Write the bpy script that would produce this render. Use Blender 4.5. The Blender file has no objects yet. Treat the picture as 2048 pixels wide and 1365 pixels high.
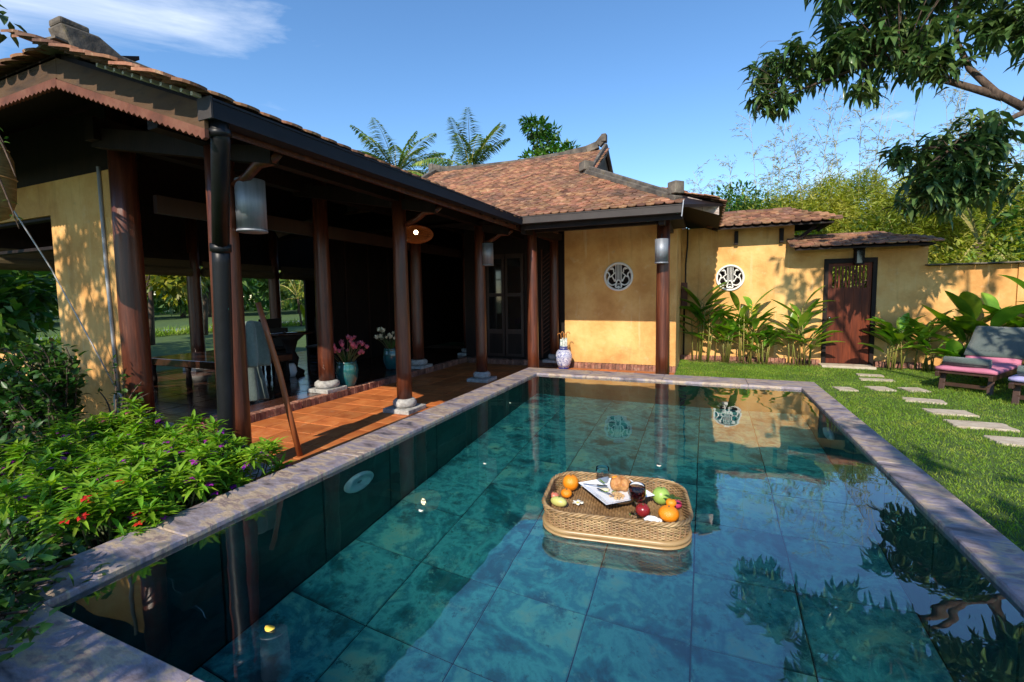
import bpy, math, random
import numpy as np
from mathutils import Vector, Matrix
random.seed(7)
rng = np.random.default_rng(11)
PI = math.pi
S = bpy.context.scene
COL = S.collection

# ------------------------------------------------------------------ camera
YAW, PITCH, ROLL = math.radians(23.0), math.radians(4.2), math.radians(0.77)
CAM = Vector((0.0, 0.0, 1.44))
fwd = Vector((-math.sin(YAW) * math.cos(PITCH), math.cos(YAW) * math.cos(PITCH), -math.sin(PITCH)))
r0 = fwd.cross(Vector((0, 0, 1))).normalized()
u0 = r0.cross(fwd)
r1 = r0 * math.cos(ROLL) - u0 * math.sin(ROLL)
u1 = r1.cross(fwd)
cd = bpy.data.cameras.new('camera')
cam = bpy.data.objects.new('camera', cd)
COL.objects.link(cam)
M = Matrix.Identity(4)
for i in range(3):
    M[i][0], M[i][1], M[i][2], M[i][3] = r1[i], u1[i], -fwd[i], CAM[i]
cam.matrix_world = M
cd.sensor_width = 36.0
cd.lens = 36.0 * 910.0 / 2048.0
cd.shift_y = -21.5 / 2048.0
cd.clip_start = 0.05
cd.clip_end = 3000
S.camera = cam

# ------------------------------------------------------------------ sun and sky
SUN = Vector((-0.06, 1.0, -0.718)).normalized()          # the way the light travels
ELEV = math.asin(-SUN.z)
sl = bpy.data.lights.new('sun', 'SUN')
sl.energy = 4.3
sl.angle = math.radians(0.53)
sl.color = (1.0, 0.90, 0.75)
so = bpy.data.objects.new('sun', sl)
COL.objects.link(so)
so.rotation_euler = SUN.to_track_quat('-Z', 'Y').to_euler()
so.location = (2, -20, 20)

W = bpy.data.worlds.new('World')
S.world = W
W.use_nodes = True
nt = W.node_tree
nt.nodes.clear()
out = nt.nodes.new('ShaderNodeOutputWorld')
bg = nt.nodes.new('ShaderNodeBackground')
sky = nt.nodes.new('ShaderNodeTexSky')
sky.sky_type = 'NISHITA'
sky.sun_disc = False
sky.sun_elevation = ELEV
sky.sun_rotation = PI - 0.06
sky.altitude = 0
sky.air_density = 1.0
sky.dust_density = 0.0
sky.ozone_density = 3.0
tc = nt.nodes.new('ShaderNodeTexCoord')
mp = nt.nodes.new('ShaderNodeMapping')
mp.inputs['Location'].default_value = (1.3, 0.5, 0.2)
mp.inputs['Scale'].default_value = (1.0, 1.0, 2.4)
n1 = nt.nodes.new('ShaderNodeTexNoise')
n1.inputs['Scale'].default_value = 1.35
n1.inputs['Detail'].default_value = 9
n1.inputs['Roughness'].default_value = 0.6
n1.inputs['Distortion'].default_value = 0.5
rp = nt.nodes.new('ShaderNodeValToRGB')
rp.color_ramp.elements[0].position = 0.57
rp.color_ramp.elements[1].position = 0.80
mx = nt.nodes.new('ShaderNodeMix')
mx.data_type = 'RGBA'
mx.inputs['B'].default_value = (5.6, 6.0, 6.6, 1)
bg.inputs['Strength'].default_value = 0.15
L = nt.links.new
L(tc.outputs['Generated'], mp.inputs['Vector'])
L(mp.outputs['Vector'], n1.inputs['Vector'])
L(n1.outputs['Fac'], rp.inputs['Fac'])
L(rp.outputs['Color'], mx.inputs['Factor'])
hs = nt.nodes.new('ShaderNodeHueSaturation')
hs.inputs['Saturation'].default_value = 1.15
L(sky.outputs['Color'], hs.inputs['Color'])
L(hs.outputs['Color'], mx.inputs['A'])
L(mx.outputs['Result'], bg.inputs['Color'])
L(bg.outputs['Background'], out.inputs['Surface'])

S.view_settings.view_transform = 'Standard'
S.view_settings.look = 'None'
S.view_settings.exposure = 0.58
S.view_settings.gamma = 1.0
S.view_settings.use_curve_mapping = False
S.render.engine = 'CYCLES'
S.cycles.use_denoising = True
S.cycles.max_bounces = 8
S.cycles.diffuse_bounces = 3
S.cycles.glossy_bounces = 3
S.cycles.transmission_bounces = 6
S.cycles.transparent_max_bounces = 8
S.cycles.blur_glossy = 0.6
S.cycles.sample_clamp_indirect = 4.0

# ------------------------------------------------------------------ helpers
ROOTLOC = {}

def tag(o, label=None, cat=None, group=None, kind=None):
    if label: o['label'] = label
    if cat: o['category'] = cat
    if group: o['group'] = group
    if kind: o['kind'] = kind
    return o

def thing(name, label, cat, loc=(0, 0, 0), group=None, local=False, rz=0.0):
    o = bpy.data.objects.new(name, None)
    o.empty_display_size = 0.1
    COL.objects.link(o)
    o.location = loc
    o.rotation_euler = (0, 0, rz)
    tag(o, label, cat, group)
    if not local:
        ROOTLOC[o.name] = Vector(loc)
    return o

def put(o, parent):
    if parent is not None:
        o.parent = parent
        if parent.name in ROOTLOC:
            o.matrix_parent_inverse = Matrix.Translation(-ROOTLOC[parent.name])
    return o

def link(name, me, mat=None, parent=None):
    o = bpy.data.objects.new(name, me)
    COL.objects.link(o)
    if mat is not None and len(me.materials) == 0:
        me.materials.append(mat)
    return put(o, parent)

def copy_tree(o, parent=None):
    c = o.copy()
    COL.objects.link(c)
    if parent is not None:
        c.parent = parent
    for ch in list(o.children):
        copy_tree(ch, c)
    return c

class MB:
    def __init__(s): s.v, s.f, s.m, s.cur = [], [], [], 0
    def add(s, vs, fs):
        b = len(s.v)
        s.v += [tuple(v) for v in vs]
        s.f += [tuple(i + b for i in f) for f in fs]
        s.m += [s.cur] * len(fs)
        return s
    def box(s, c, d, rz=0.0, M=None):
        x, y, z = d[0] / 2, d[1] / 2, d[2] / 2
        vs = [Vector((sx * x, sy * y, sz * z)) for sz in (-1, 1) for sy in (-1, 1) for sx in (-1, 1)]
        T = Matrix.Translation(c) @ (M.to_4x4() if M else Matrix.Rotation(rz, 4, 'Z'))
        return s.add([T @ v for v in vs], [(0, 2, 3, 1), (4, 5, 7, 6), (0, 1, 5, 4), (2, 6, 7, 3), (0, 4, 6, 2), (1, 3, 7, 5)])
    def bb(s, a, b):
        return s.box([(a[i] + b[i]) / 2 for i in range(3)], [abs(b[i] - a[i]) for i in range(3)])
    def beam(s, a, b, w, h, up=(0, 0, 1)):
        a, b = Vector(a), Vector(b)
        d = (b - a); l = d.length; d.normalize()
        x = d.cross(Vector(up))
        if x.length < 1e-4: x = d.cross(Vector((1, 0, 0)))
        x.normalize(); z = x.cross(d)
        R = Matrix((x, d, z)).transposed()
        return s.box((a + b) / 2, (w, l, h), M=R)
    def tube(s, pts, rad, n=6, closed=False, cap=True):
        pts = [Vector(p) for p in pts]
        k = len(pts)
        if not hasattr(rad, '__len__'): rad = [rad] * k
        vs, fs = [], []
        ref = None
        for i, p in enumerate(pts):
            if closed: t = pts[(i + 1) % k] - pts[i - 1]
            else: t = pts[min(i + 1, k - 1)] - pts[max(i - 1, 0)]
            t.normalize()
            if ref is None:
                ref = t.cross(Vector((0, 0, 1)))
                if ref.length < 1e-3: ref = t.cross(Vector((1, 0, 0)))
            ref = ref - t * ref.dot(t)
            ref.normalize()
            b = t.cross(ref)
            for j in range(n):
                a = 2 * PI * j / n
                vs.append(p + (ref * math.cos(a) + b * math.sin(a)) * rad[i])
        for i in range(k if closed else k - 1):
            for j in range(n):
                i2 = (i + 1) % k
                fs.append((i * n + j, i * n + (j + 1) % n, i2 * n + (j + 1) % n, i2 * n + j))
        if cap and not closed:
            fs.append(tuple(range(n))[::-1])
            fs.append(tuple(range((k - 1) * n, k * n)))
        return s.add(vs, fs)
    def lathe(s, prof, n=20, o=(0, 0, 0), sx=1, sy=1):
        vs, fs = [], []
        for r, z in prof:
            for j in range(n):
                a = 2 * PI * j / n
                vs.append((o[0] + r * math.cos(a) * sx, o[1] + r * math.sin(a) * sy, o[2] + z))
        for i in range(len(prof) - 1):
            for j in range(n):
                fs.append((i * n + j, i * n + (j + 1) % n, (i + 1) * n + (j + 1) % n, (i + 1) * n + j))
        if prof[0][0] > 1e-4: fs.append(tuple(range(n))[::-1])
        if prof[-1][0] > 1e-4: fs.append(tuple(range((len(prof) - 1) * n, len(prof) * n)))
        return s.add(vs, fs)
    def ball(s, c, r, n=12, k=8, sc=(1, 1, 1), jit=0.0):
        prof = [(max(math.sin(PI * i / k), 0.0) * r, -math.cos(PI * i / k) * r) for i in range(k + 1)]
        b = len(s.v)
        s.lathe(prof, n)
        for i in range(b, len(s.v)):
            v = s.v[i]
            q = 1 + random.uniform(-jit, jit)
            s.v[i] = (c[0] + v[0] * sc[0] * q, c[1] + v[1] * sc[1] * q, c[2] + v[2] * sc[2] * q)
        return s
    def mesh(s, name, mats=None, smooth=False):
        me = bpy.data.meshes.new(name)
        me.from_pydata(s.v, [], s.f)
        if mats:
            for m in (mats if isinstance(mats, (list, tuple)) else [mats]): me.materials.append(m)
            if isinstance(mats, (list, tuple)): me.polygons.foreach_set('material_index', s.m)
        if smooth: me.polygons.foreach_set('use_smooth', [True] * len(me.polygons))
        me.update()
        return me
    def build(s, name, mat, parent=None, smooth=False, bevel=0.0):
        o = link(name, s.mesh(name, mat, smooth), None, parent)
        if bevel:
            b = o.modifiers.new('bevel', 'BEVEL'); b.width = bevel; b.segments = 2; b.limit_method = 'ANGLE'
        return o

def npmesh(name, V, F, mat, attr=None, smooth=False):
    """V (n,3); F (m,k) all polygons of k corners"""
    me = bpy.data.meshes.new(name)
    V = np.asarray(V, np.float32); F = np.asarray(F, np.int32)
    m, k = F.shape
    me.vertices.add(len(V)); me.vertices.foreach_set('co', V.ravel())
    me.loops.add(m * k); me.loops.foreach_set('vertex_index', F.ravel())
    me.polygons.add(m)
    me.polygons.foreach_set('loop_start', np.arange(0, m * k, k, dtype=np.int32))
    if attr is not None:
        a = me.attributes.new('rnd', 'FLOAT', 'FACE')
        a.data.foreach_set('value', np.asarray(attr, np.float32))
    me.materials.append(mat)
    if smooth: me.polygons.foreach_set('use_smooth', [True] * m)
    me.update(calc_edges=True); me.validate()
    return me

def unit(a):
    return a / np.maximum(np.linalg.norm(a, axis=-1, keepdims=True), 1e-9)

def leaves(P, D, N, Ln, Wd, droop=0.25, fold=0.25, fine=True):
    """arrays of leaves: base P, direction D, upper side N; returns verts, tri faces, per-face random"""
    P = np.asarray(P, float); n = len(P)
    D = unit(np.asarray(D, float)); N = np.asarray(N, float)
    X = unit(np.cross(D, N)); N = np.cross(X, D)
    Ln = np.broadcast_to(np.asarray(Ln, float), (n,))[:, None]
    Wd = np.broadcast_to(np.asarray(Wd, float), (n,))[:, None]
    dr = np.broadcast_to(np.asarray(droop, float), (n,))[:, None]
    def pt(t, x, up):
        return P + D * Ln * t + X * Wd * x + N * (Wd * up - Ln * dr * t * t)
    rnd = rng.random(n)
    if fine:
        V = np.stack([pt(0, 0, 0), pt(.33, -.5, fold), pt(.33, 0, 0), pt(.33, .5, fold), pt(.7, -.36, fold), pt(.7, 0, 0), pt(.7, .36, fold), pt(1, 0, 0)], 1)
        T = np.array([(0, 2, 1), (0, 3, 2), (1, 2, 5), (1, 5, 4), (2, 3, 6), (2, 6, 5), (4, 5, 7), (5, 6, 7)])
    else:
        V = np.stack([pt(0, 0, 0), pt(.45, -.5, fold), pt(.45, .5, fold), pt(1, 0, 0)], 1)
        T = np.array([(0, 2, 1), (1, 2, 3)])
    k = V.shape[1]
    F = (T[None] + (np.arange(n) * k)[:, None, None]).reshape(-1, 3)
    return V.reshape(-1, 3), F, np.repeat(rnd, len(T))

def leaf_obj(name, parts, mat, parent=None):
    Vs, Fs, As, b = [], [], [], 0
    for V, F, A in parts:
        Vs.append(V); Fs.append(F + b); As.append(A); b += len(V)
    return link(name, npmesh(name, np.concatenate(Vs), np.concatenate(Fs), mat, np.concatenate(As)), None, parent)

def rand_dirs(n, zlo=-1.0, zhi=1.0):
    z = rng.uniform(zlo, zhi, n); a = rng.uniform(0, 2 * PI, n); r = np.sqrt(1 - z * z)
    return np.stack([r * np.cos(a), r * np.sin(a), z], 1)

# ------------------------------------------------------------------ materials
def mat(name, cols, scale=4.0, rough=0.7, bump=0.0, bscale=None, stretch=(1, 1, 1), rot=(0, 0, 0), metallic=0.0,
        rand=0.0, hue=0.0, offs=False, spec=0.5, transl=0.0, detail=6.0, distort=0.0, lo=0.3, hi=0.7, coat=0.0, emit=None,
        layer=None, sheen=0.0, obj=False, streak=None):
    m = bpy.data.materials.new(name)
    m.use_nodes = True
    nt = m.node_tree; nd = nt.nodes; lk = nt.links.new
    pb = nd['Principled BSDF']
    if obj:
        vec = nd.new('ShaderNodeTexCoord').outputs['Object']
    else:
        vec = nd.new('ShaderNodeNewGeometry').outputs['Position']
    oi = nd.new('ShaderNodeObjectInfo')
    at = nd.new('ShaderNodeAttribute'); at.attribute_name = 'rnd'
    ad = nd.new('ShaderNodeMath'); ad.operation = 'ADD'
    lk(oi.outputs['Random'], ad.inputs[0]); lk(at.outputs['Fac'], ad.inputs[1])
    fr = nd.new('ShaderNodeMath'); fr.operation = 'FRACT'; lk(ad.outputs[0], fr.inputs[0])
    if offs:
        vm = nd.new('ShaderNodeVectorMath'); vm.operation = 'SCALE'
        cx = nd.new('ShaderNodeCombineXYZ')
        lk(fr.outputs[0], cx.inputs[0]); lk(fr.outputs[0], cx.inputs[1]); lk(fr.outputs[0], cx.inputs[2])
        lk(cx.outputs[0], vm.inputs[0]); vm.inputs['Scale'].default_value = 57.0
        v2 = nd.new('ShaderNodeVectorMath'); v2.operation = 'ADD'
        lk(vec, v2.inputs[0]); lk(vm.outputs[0], v2.inputs[1]); vec = v2.outputs[0]
    mp = nd.new('ShaderNodeMapping'); lk(vec, mp.inputs['Vector'])
    mp.inputs['Scale'].default_value = stretch; mp.inputs['Rotation'].default_value = rot
    nz = nd.new('ShaderNodeTexNoise'); lk(mp.outputs[0], nz.inputs['Vector'])
    nz.inputs['Scale'].default_value = scale; nz.inputs['Detail'].default_value = detail
    nz.inputs['Roughness'].default_value = 0.62; nz.inputs['Distortion'].default_value = distort
    cr = nd.new('ShaderNodeValToRGB'); lk(nz.outputs['Fac'], cr.inputs['Fac'])
    el = cr.color_ramp.elements
    k = len(cols)
    while len(el) < max(k, 2): el.new(0.5)
    for i in range(max(k, 2)):
        el[i].position = lo + (hi - lo) * (i / max(k - 1, 1))
        el[i].color = tuple(cols[min(i, k - 1)]) + (1,)
    col = cr.outputs['Color']
    if layer:                                   # (colour, scale, low, high): stains with a shape of their own
        for lc, ls, l0, l1 in layer:
            n2 = nd.new('ShaderNodeTexNoise'); lk(mp.outputs[0], n2.inputs['Vector'])
            n2.inputs['Scale'].default_value = ls; n2.inputs['Detail'].default_value = 8; n2.inputs['Roughness'].default_value = 0.7
            r2 = nd.new('ShaderNodeMapRange'); lk(n2.outputs['Fac'], r2.inputs['Value'])
            r2.inputs['From Min'].default_value = l0; r2.inputs['From Max'].default_value = l1
            m2 = nd.new('ShaderNodeMix'); m2.data_type = 'RGBA'
            lk(r2.outputs['Result'], m2.inputs['Factor']); lk(col, m2.inputs['A'])
            m2.inputs['B'].default_value = tuple(lc) + (1,)
            col = m2.outputs['Result']
    if streak:                                  # run-off marks: colour, low, high
        ms = nd.new('ShaderNodeMapping'); lk(vec, ms.inputs['Vector']); ms.inputs['Scale'].default_value = (5, 5, .35)
        for lc, l0, l1, sc_ in streak:
            n2 = nd.new('ShaderNodeTexNoise'); lk(ms.outputs[0], n2.inputs['Vector'])
            n2.inputs['Scale'].default_value = sc_; n2.inputs['Detail'].default_value = 7; n2.inputs['Roughness'].default_value = 0.65
            r2 = nd.new('ShaderNodeMapRange'); lk(n2.outputs['Fac'], r2.inputs['Value'])
            r2.inputs['From Min'].default_value = l0; r2.inputs['From Max'].default_value = l1
            m2 = nd.new('ShaderNodeMix'); m2.data_type = 'RGBA'
            lk(r2.outputs['Result'], m2.inputs['Factor']); lk(col, m2.inputs['A'])
            m2.inputs['B'].default_value = tuple(lc) + (1,)
            col = m2.outputs['Result']
    if rand or hue:
        hs = nd.new('ShaderNodeHueSaturation')
        mr = nd.new('ShaderNodeMapRange'); lk(fr.outputs[0], mr.inputs['Value'])
        mr.inputs['To Min'].default_value = 1 - rand; mr.inputs['To Max'].default_value = 1 + rand
        lk(mr.outputs['Result'], hs.inputs['Value'])
        if hue:
            mu = nd.new('ShaderNodeMath'); mu.operation = 'MULTIPLY'; mu.inputs[1].default_value = 7.31; lk(fr.outputs[0], mu.inputs[0])
            f2 = nd.new('ShaderNodeMath'); f2.operation = 'FRACT'; lk(mu.outputs[0], f2.inputs[0])
            mh = nd.new('ShaderNodeMapRange'); lk(f2.outputs[0], mh.inputs['Value'])
            mh.inputs['To Min'].default_value = 0.5 - hue; mh.inputs['To Max'].default_value = 0.5 + hue
            lk(mh.outputs['Result'], hs.inputs['Hue'])
        lk(col, hs.inputs['Color']); col = hs.outputs['Color']
    lk(col, pb.inputs['Base Color'])
    pb.inputs['Roughness'].default_value = rough
    pb.inputs['Metallic'].default_value = metallic
    pb.inputs['Specular IOR Level'].default_value = spec
    if coat: pb.inputs['Coat Weight'].default_value = coat; pb.inputs['Coat Roughness'].default_value = 0.12
    if sheen: pb.inputs['Sheen Weight'].default_value = sheen
    if emit:
        pb.inputs['Emission Color'].default_value = tuple(emit[:3]) + (1,); pb.inputs['Emission Strength'].default_value = emit[3]
    if bump:
        nb = nd.new('ShaderNodeTexNoise'); lk(mp.outputs[0], nb.inputs['Vector'])
        nb.inputs['Scale'].default_value = bscale or scale * 4; nb.inputs['Detail'].default_value = 5
        bp = nd.new('ShaderNodeBump'); bp.inputs['Strength'].default_value = bump; bp.inputs['Distance'].default_value = 0.02
        lk(nb.outputs['Fac'], bp.inputs['Height']); lk(bp.outputs['Normal'], pb.inputs['Normal'])
    if transl:
        tr = nd.new('ShaderNodeBsdfTranslucent'); mixs = nd.new('ShaderNodeMixShader')
        bm = nd.new('ShaderNodeHueSaturation'); bm.inputs['Value'].default_value = 1.5; bm.inputs['Saturation'].default_value = 1.1
        lk(col, bm.inputs['Color']); lk(bm.outputs['Color'], tr.inputs['Color'])
        mixs.inputs['Fac'].default_value = transl
        lk(pb.outputs[0], mixs.inputs[1]); lk(tr.outputs[0], mixs.inputs[2])
        lk(mixs.outputs[0], nd['Material Output'].inputs['Surface'])
    return m

def water_mat():
    m = bpy.data.materials.new('pool_water'); m.use_nodes = True
    nt = m.node_tree; nd = nt.nodes; lk = nt.links.new
    nd.remove(nd['Principled BSDF'])
    geo = nd.new('ShaderNodeNewGeometry')
    nz = nd.new('ShaderNodeTexNoise'); lk(geo.outputs['Position'], nz.inputs['Vector'])
    nz.inputs['Scale'].default_value = 2.2; nz.inputs['Detail'].default_value = 2
    bp = nd.new('ShaderNodeBump'); bp.inputs['Strength'].default_value = 0.06; bp.inputs['Distance'].default_value = 0.05
    lk(nz.outputs['Fac'], bp.inputs['Height'])
    dt = nd.new('ShaderNodeVectorMath'); dt.operation = 'DOT_PRODUCT'
    lk(geo.outputs['Incoming'], dt.inputs[0]); lk(geo.outputs['Normal'], dt.inputs[1])
    ab = nd.new('ShaderNodeMath'); ab.operation = 'ABSOLUTE'; lk(dt.outputs['Value'], ab.inputs[0])
    om = nd.new('ShaderNodeMath'); om.operation = 'SUBTRACT'; om.inputs[0].default_value = 1.0; lk(ab.outputs[0], om.inputs[1])
    pw = nd.new('ShaderNodeMath'); pw.operation = 'POWER'; lk(om.outputs[0], pw.inputs[0]); pw.inputs[1].default_value = 4.0
    mr = nd.new('ShaderNodeMapRange'); lk(pw.outputs[0], mr.inputs['Value'])
    mr.inputs['To Min'].default_value = WATER_F0; mr.inputs['To Max'].default_value = 1.0
    rf = nd.new('ShaderNodeBsdfRefraction'); rf.inputs['IOR'].default_value = 1.333; rf.inputs['Roughness'].default_value = 0.0
    rf.inputs['Color'].default_value = (0.72, 0.97, 0.98, 1)
    gl = nd.new('ShaderNodeBsdfGlossy'); gl.inputs['Roughness'].default_value = 0.0
    lk(bp.outputs['Normal'], rf.inputs['Normal']); lk(bp.outputs['Normal'], gl.inputs['Normal'])
    mx = nd.new('ShaderNodeMixShader'); lk(mr.outputs['Result'], mx.inputs['Fac'])
    lk(rf.outputs[0], mx.inputs[1]); lk(gl.outputs[0], mx.inputs[2])
    lk(mx.outputs[0], nd['Material Output'].inputs['Surface'])
    return m

def glass_mat(name, tint=(1, 1, 1), rough=0.0):
    m = bpy.data.materials.new(name); m.use_nodes = True
    pb = m.node_tree.nodes['Principled BSDF']
    pb.inputs['Base Color'].default_value = tuple(tint) + (1,)
    pb.inputs['Transmission Weight'].default_value = 1.0
    pb.inputs['Roughness'].default_value = rough
    pb.inputs['IOR'].default_value = 1.25
    return m

WATER_F0 = 0.20
m_ochre = mat('ochre_plaster', [(.51, .245, .070), (.64, .35, .115), (.74, .46, .175)], scale=1.6, streak=[((.34, .17, .05), .58, .80, 1.0), ((.70, .50, .26), .60, .78, 1.7)], rough=.92, bump=.35, bscale=16, lo=.34, hi=.66, detail=9,
              layer=[((.36, .17, .05), 1.1, .56, .84), ((.72, .52, .28), 4.5, .58, .82), ((.40, .26, .11), 9.0, .62, .80)])
m_wood = mat('red_lacquered_wood', [(.040, .011, .006), (.085, .022, .010), (.15, .042, .017)], scale=3, rough=.36, stretch=(6, 6, .5), bump=.2, bscale=6, spec=.45, lo=.3, hi=.7, layer=[((.20, .075, .035), 2.2, .58, .78), ((.022, .008, .005), 5.0, .56, .72)])
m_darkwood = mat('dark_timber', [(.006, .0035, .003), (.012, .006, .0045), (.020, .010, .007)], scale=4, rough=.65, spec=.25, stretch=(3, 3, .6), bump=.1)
m_innerwood = mat('shade_toned_red_timber', [(.016, .006, .004), (.032, .011, .006)], scale=4, rough=.5, stretch=(3, 3, .6))  # darker copy of the red wood, indoor shade put into its colour
m_stickwood = mat('orange_stick_wood', [(.22, .06, .02), (.36, .11, .035)], scale=5, rough=.4, stretch=(5, 5, 1))
m_fascia = mat('weathered_shade_toned_fascia', [(.026, .014, .008), (.085, .042, .017), (.20, .11, .040)], scale=3, rough=.85, bump=.3, stretch=(.6, 2, 2), layer=[((.045, .026, .016), 3, .48, .66)])  # weathered board, its colour also darkened to carry the eave shade
m_scallop = mat('red_scalloped_board', [(.07, .022, .012), (.135, .042, .023), (.18, .075, .045)], scale=5, rough=.8, bump=.2)
m_white_board = mat('peeling_grey_board', [(.16, .12, .10), (.42, .34, .30), (.55, .46, .42)], scale=5, rough=.85, stretch=(1, 1, 3))
m_tile = mat('clay_roof_tile', [(.13, .055, .030), (.24, .108, .055), (.34, .175, .095)], scale=6, rough=.85, rand=.44, hue=.012, bump=.2, bscale=30,
             layer=[((.060, .042, .036), 1.5, .48, .72), ((.50, .34, .20), 11, .56, .74)])
m_ridge = mat('mossy_ridge_stone', [(.035, .03, .027), (.10, .085, .07), (.19, .16, .125)], scale=5, rough=.95, bump=.5, bscale=20, layer=[((.20, .15, .05), 7, .58, .75)])
m_gutter = mat('dark_blue_gutter', [(.006, .008, .014), (.011, .014, .022)], scale=3, rough=.6, spec=.25)
m_gutter2 = mat('grey_brown_gutter', [(.035, .029, .028), (.055, .046, .044)], scale=3, rough=.65, spec=.3)
m_black = mat('black_pipe', [(.005, .005, .006), (.010, .010, .012)], scale=8, rough=.42, spec=.3, bump=.05, layer=[((.25, .25, .25), 30, .72, .8)])
m_zinc = mat('galvanised_zinc', [(.22, .24, .28), (.34, .36, .40)], scale=4, rough=.58, metallic=.55, stretch=(8, 8, .6))
m_stone = mat('carved_grey_stone', [(.22, .21, .20), (.36, .35, .33), (.46, .45, .43)], scale=18, rough=.9, bump=.4, bscale=40)
m_slate = mat('purple_slate_coping', [(.075, .070, .085), (.20, .16, .165), (.24, .21, .25), (.40, .31, .22), (.20, .145, .15), (.52, .42, .31)], scale=4.2, rough=.5, bump=.4, bscale=14,
              stretch=(1.0, 2.0, 1), rot=(0, 0, .5), distort=.35, offs=True, lo=.33, hi=.68, detail=12)
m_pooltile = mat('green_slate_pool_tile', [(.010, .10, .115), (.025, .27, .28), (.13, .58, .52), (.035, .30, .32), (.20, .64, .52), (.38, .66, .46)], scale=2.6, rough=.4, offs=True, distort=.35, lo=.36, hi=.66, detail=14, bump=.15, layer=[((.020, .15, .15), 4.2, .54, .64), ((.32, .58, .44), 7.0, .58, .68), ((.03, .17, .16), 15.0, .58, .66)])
m_poolwall = mat('shade_toned_slate_pool_wall', [(.002, .010, .012), (.006, .032, .034), (.02, .075, .068), (.007, .032, .035)], scale=2.0, rough=.4, offs=True, distort=1.2, stretch=(1, 1.6, 1), rot=(.5, 0, 0), lo=.3, hi=.72, detail=10)  # slate pattern with the wall's shadow darkened into the colour
m_grout = mat('dark_grout', [(.010, .026, .030), (.014, .034, .038)], rough=.9)
m_terra = mat('terracotta_tile', [(.34, .085, .020), (.46, .135, .034), (.54, .20, .060)], scale=5, rough=.55, rand=.22, offs=True, bump=.1, layer=[((.50, .27, .15), 7, .62, .8)])
m_terragrout = mat('pale_mortar', [(.26, .15, .09), (.34, .22, .15)], scale=12, rough=.9)
m_floor = mat('polished_dark_floor_tile', [(.045, .018, .012), (.075, .032, .020)], scale=5, rough=.16, rand=.25, offs=True, spec=.6)
m_brick = mat('edge_brick', [(.10, .045, .035), (.24, .10, .065), (.30, .17, .12)], scale=14, rough=.9, rand=.4, offs=True, bump=.3, layer=[((.38, .34, .28), 20, .60, .75)])
m_grassbase = mat('lawn_soil', [(.030, .055, .010), (.050, .095, .014), (.075, .125, .020)], scale=3, rough=.95, bump=.4, bscale=60)
m_blade = mat('grass_blade', [(.085, .17, .010), (.165, .28, .018), (.27, .38, .035)], scale=1.2, rough=.6, rand=.35, layer=[((.34, .34, .07), 2.4, .54, .74)], hue=.02, transl=.35)
m_soil = mat('dry_leaf_litter', [(.06, .035, .02), (.15, .09, .045), (.28, .19, .11)], scale=25, rough=.95, bump=.6, bscale=50)
m_paver = mat('sandstone_paver', [(.30, .24, .17), (.44, .37, .28), (.50, .44, .35)], scale=9, rough=.9, bump=.3, offs=True)
m_bark = mat('brown_bark', [(.035, .022, .016), (.085, .055, .038), (.13, .09, .065)], scale=8, rough=.95, bump=.6, stretch=(2, 2, .5))
m_mango = mat('mango_leaf', [(.032, .072, .022), (.068, .125, .036), (.13, .20, .055)], scale=3, rough=.30, rand=.4, hue=.025, transl=.22, spec=.5)
m_leaf = mat('shrub_leaf', [(.018, .060, .010), (.040, .11, .016), (.080, .17, .028)], scale=4, rough=.4, rand=.4, hue=.02, transl=.28)
m_balsam = mat('balsam_leaf', [(.075, .19, .012), (.16, .32, .020), (.28, .44, .040)], scale=5, rough=.42, rand=.3, hue=.02, transl=.34)
m_heli = mat('heliconia_leaf', [(.05, .13, .014), (.115, .25, .022), (.26, .42, .045)], scale=2, rough=.3, rand=.4, hue=.025, transl=.3)
m_helistem = mat('heliconia_stem', [(.10, .14, .02), (.20, .19, .04), (.27, .15, .05)], scale=6, rough=.5, rand=.3)
m_bamboo = mat('bamboo_leaf', [(.13, .185, .016), (.26, .30, .028), (.38, .37, .05)], scale=.8, rough=.5, rand=.4, hue=.02, transl=.4)
m_wisp = mat('dry_bamboo_tip_leaf', [(.22, .21, .10), (.34, .32, .17)], scale=1, rough=.6, rand=.3, transl=.3)
m_lounger = mat('dark_oiled_lounger_wood', [(.030, .014, .009), (.07, .032, .018)], scale=4, rough=.5, stretch=(2, 2, 2))
m_culm = mat('bamboo_culm', [(.26, .23, .06), (.38, .32, .09)], scale=3, rough=.5, rand=.2)
m_palm = mat('palm_frond', [(.07, .14, .02), (.15, .24, .04), (.30, .34, .08)], scale=.9, rough=.4, rand=.4, hue=.02, transl=.25)
m_treeleaf = mat('broad_tree_leaf', [(.028, .085, .012), (.06, .15, .020), (.11, .22, .03)], scale=.6, rough=.45, rand=.4, hue=.03, transl=.3)
m_yellowleaf = mat('yellow_flowering_leaf', [(.06, .12, .01), (.18, .20, .015), (.42, .34, .02)], scale=1.2, rough=.5, rand=.3, hue=.02, transl=.3)
m_stem = mat('green_stem', [(.06, .09, .02), (.12, .10, .04)], rough=.6)
m_purple = mat('purple_petal', [(.24, .015, .34), (.42, .03, .40)], rough=.5, rand=.3, transl=.2)
m_red = mat('red_petal', [(.50, .015, .012), (.65, .03, .03)], rough=.5, rand=.3, transl=.2)
m_pink = mat('pink_petal', [(.50, .08, .16), (.68, .22, .30)], scale=20, rough=.5, rand=.25, transl=.25)
m_white = mat('white_paint', [(.62, .60, .57), (.76, .74, .70)], scale=8, rough=.6)
m_potblack = mat('black_nursery_pot', [(.012, .012, .013), (.022, .022, .024)], rough=.6)
m_teal = mat('teal_glazed_pot', [(.006, .045, .055), (.012, .09, .10), (.03, .13, .10)], scale=5, rough=.15, coat=.6)
m_rope = mat('pale_rope', [(.42, .40, .38), (.56, .53, .50)], scale=40, rough=.9)
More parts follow.
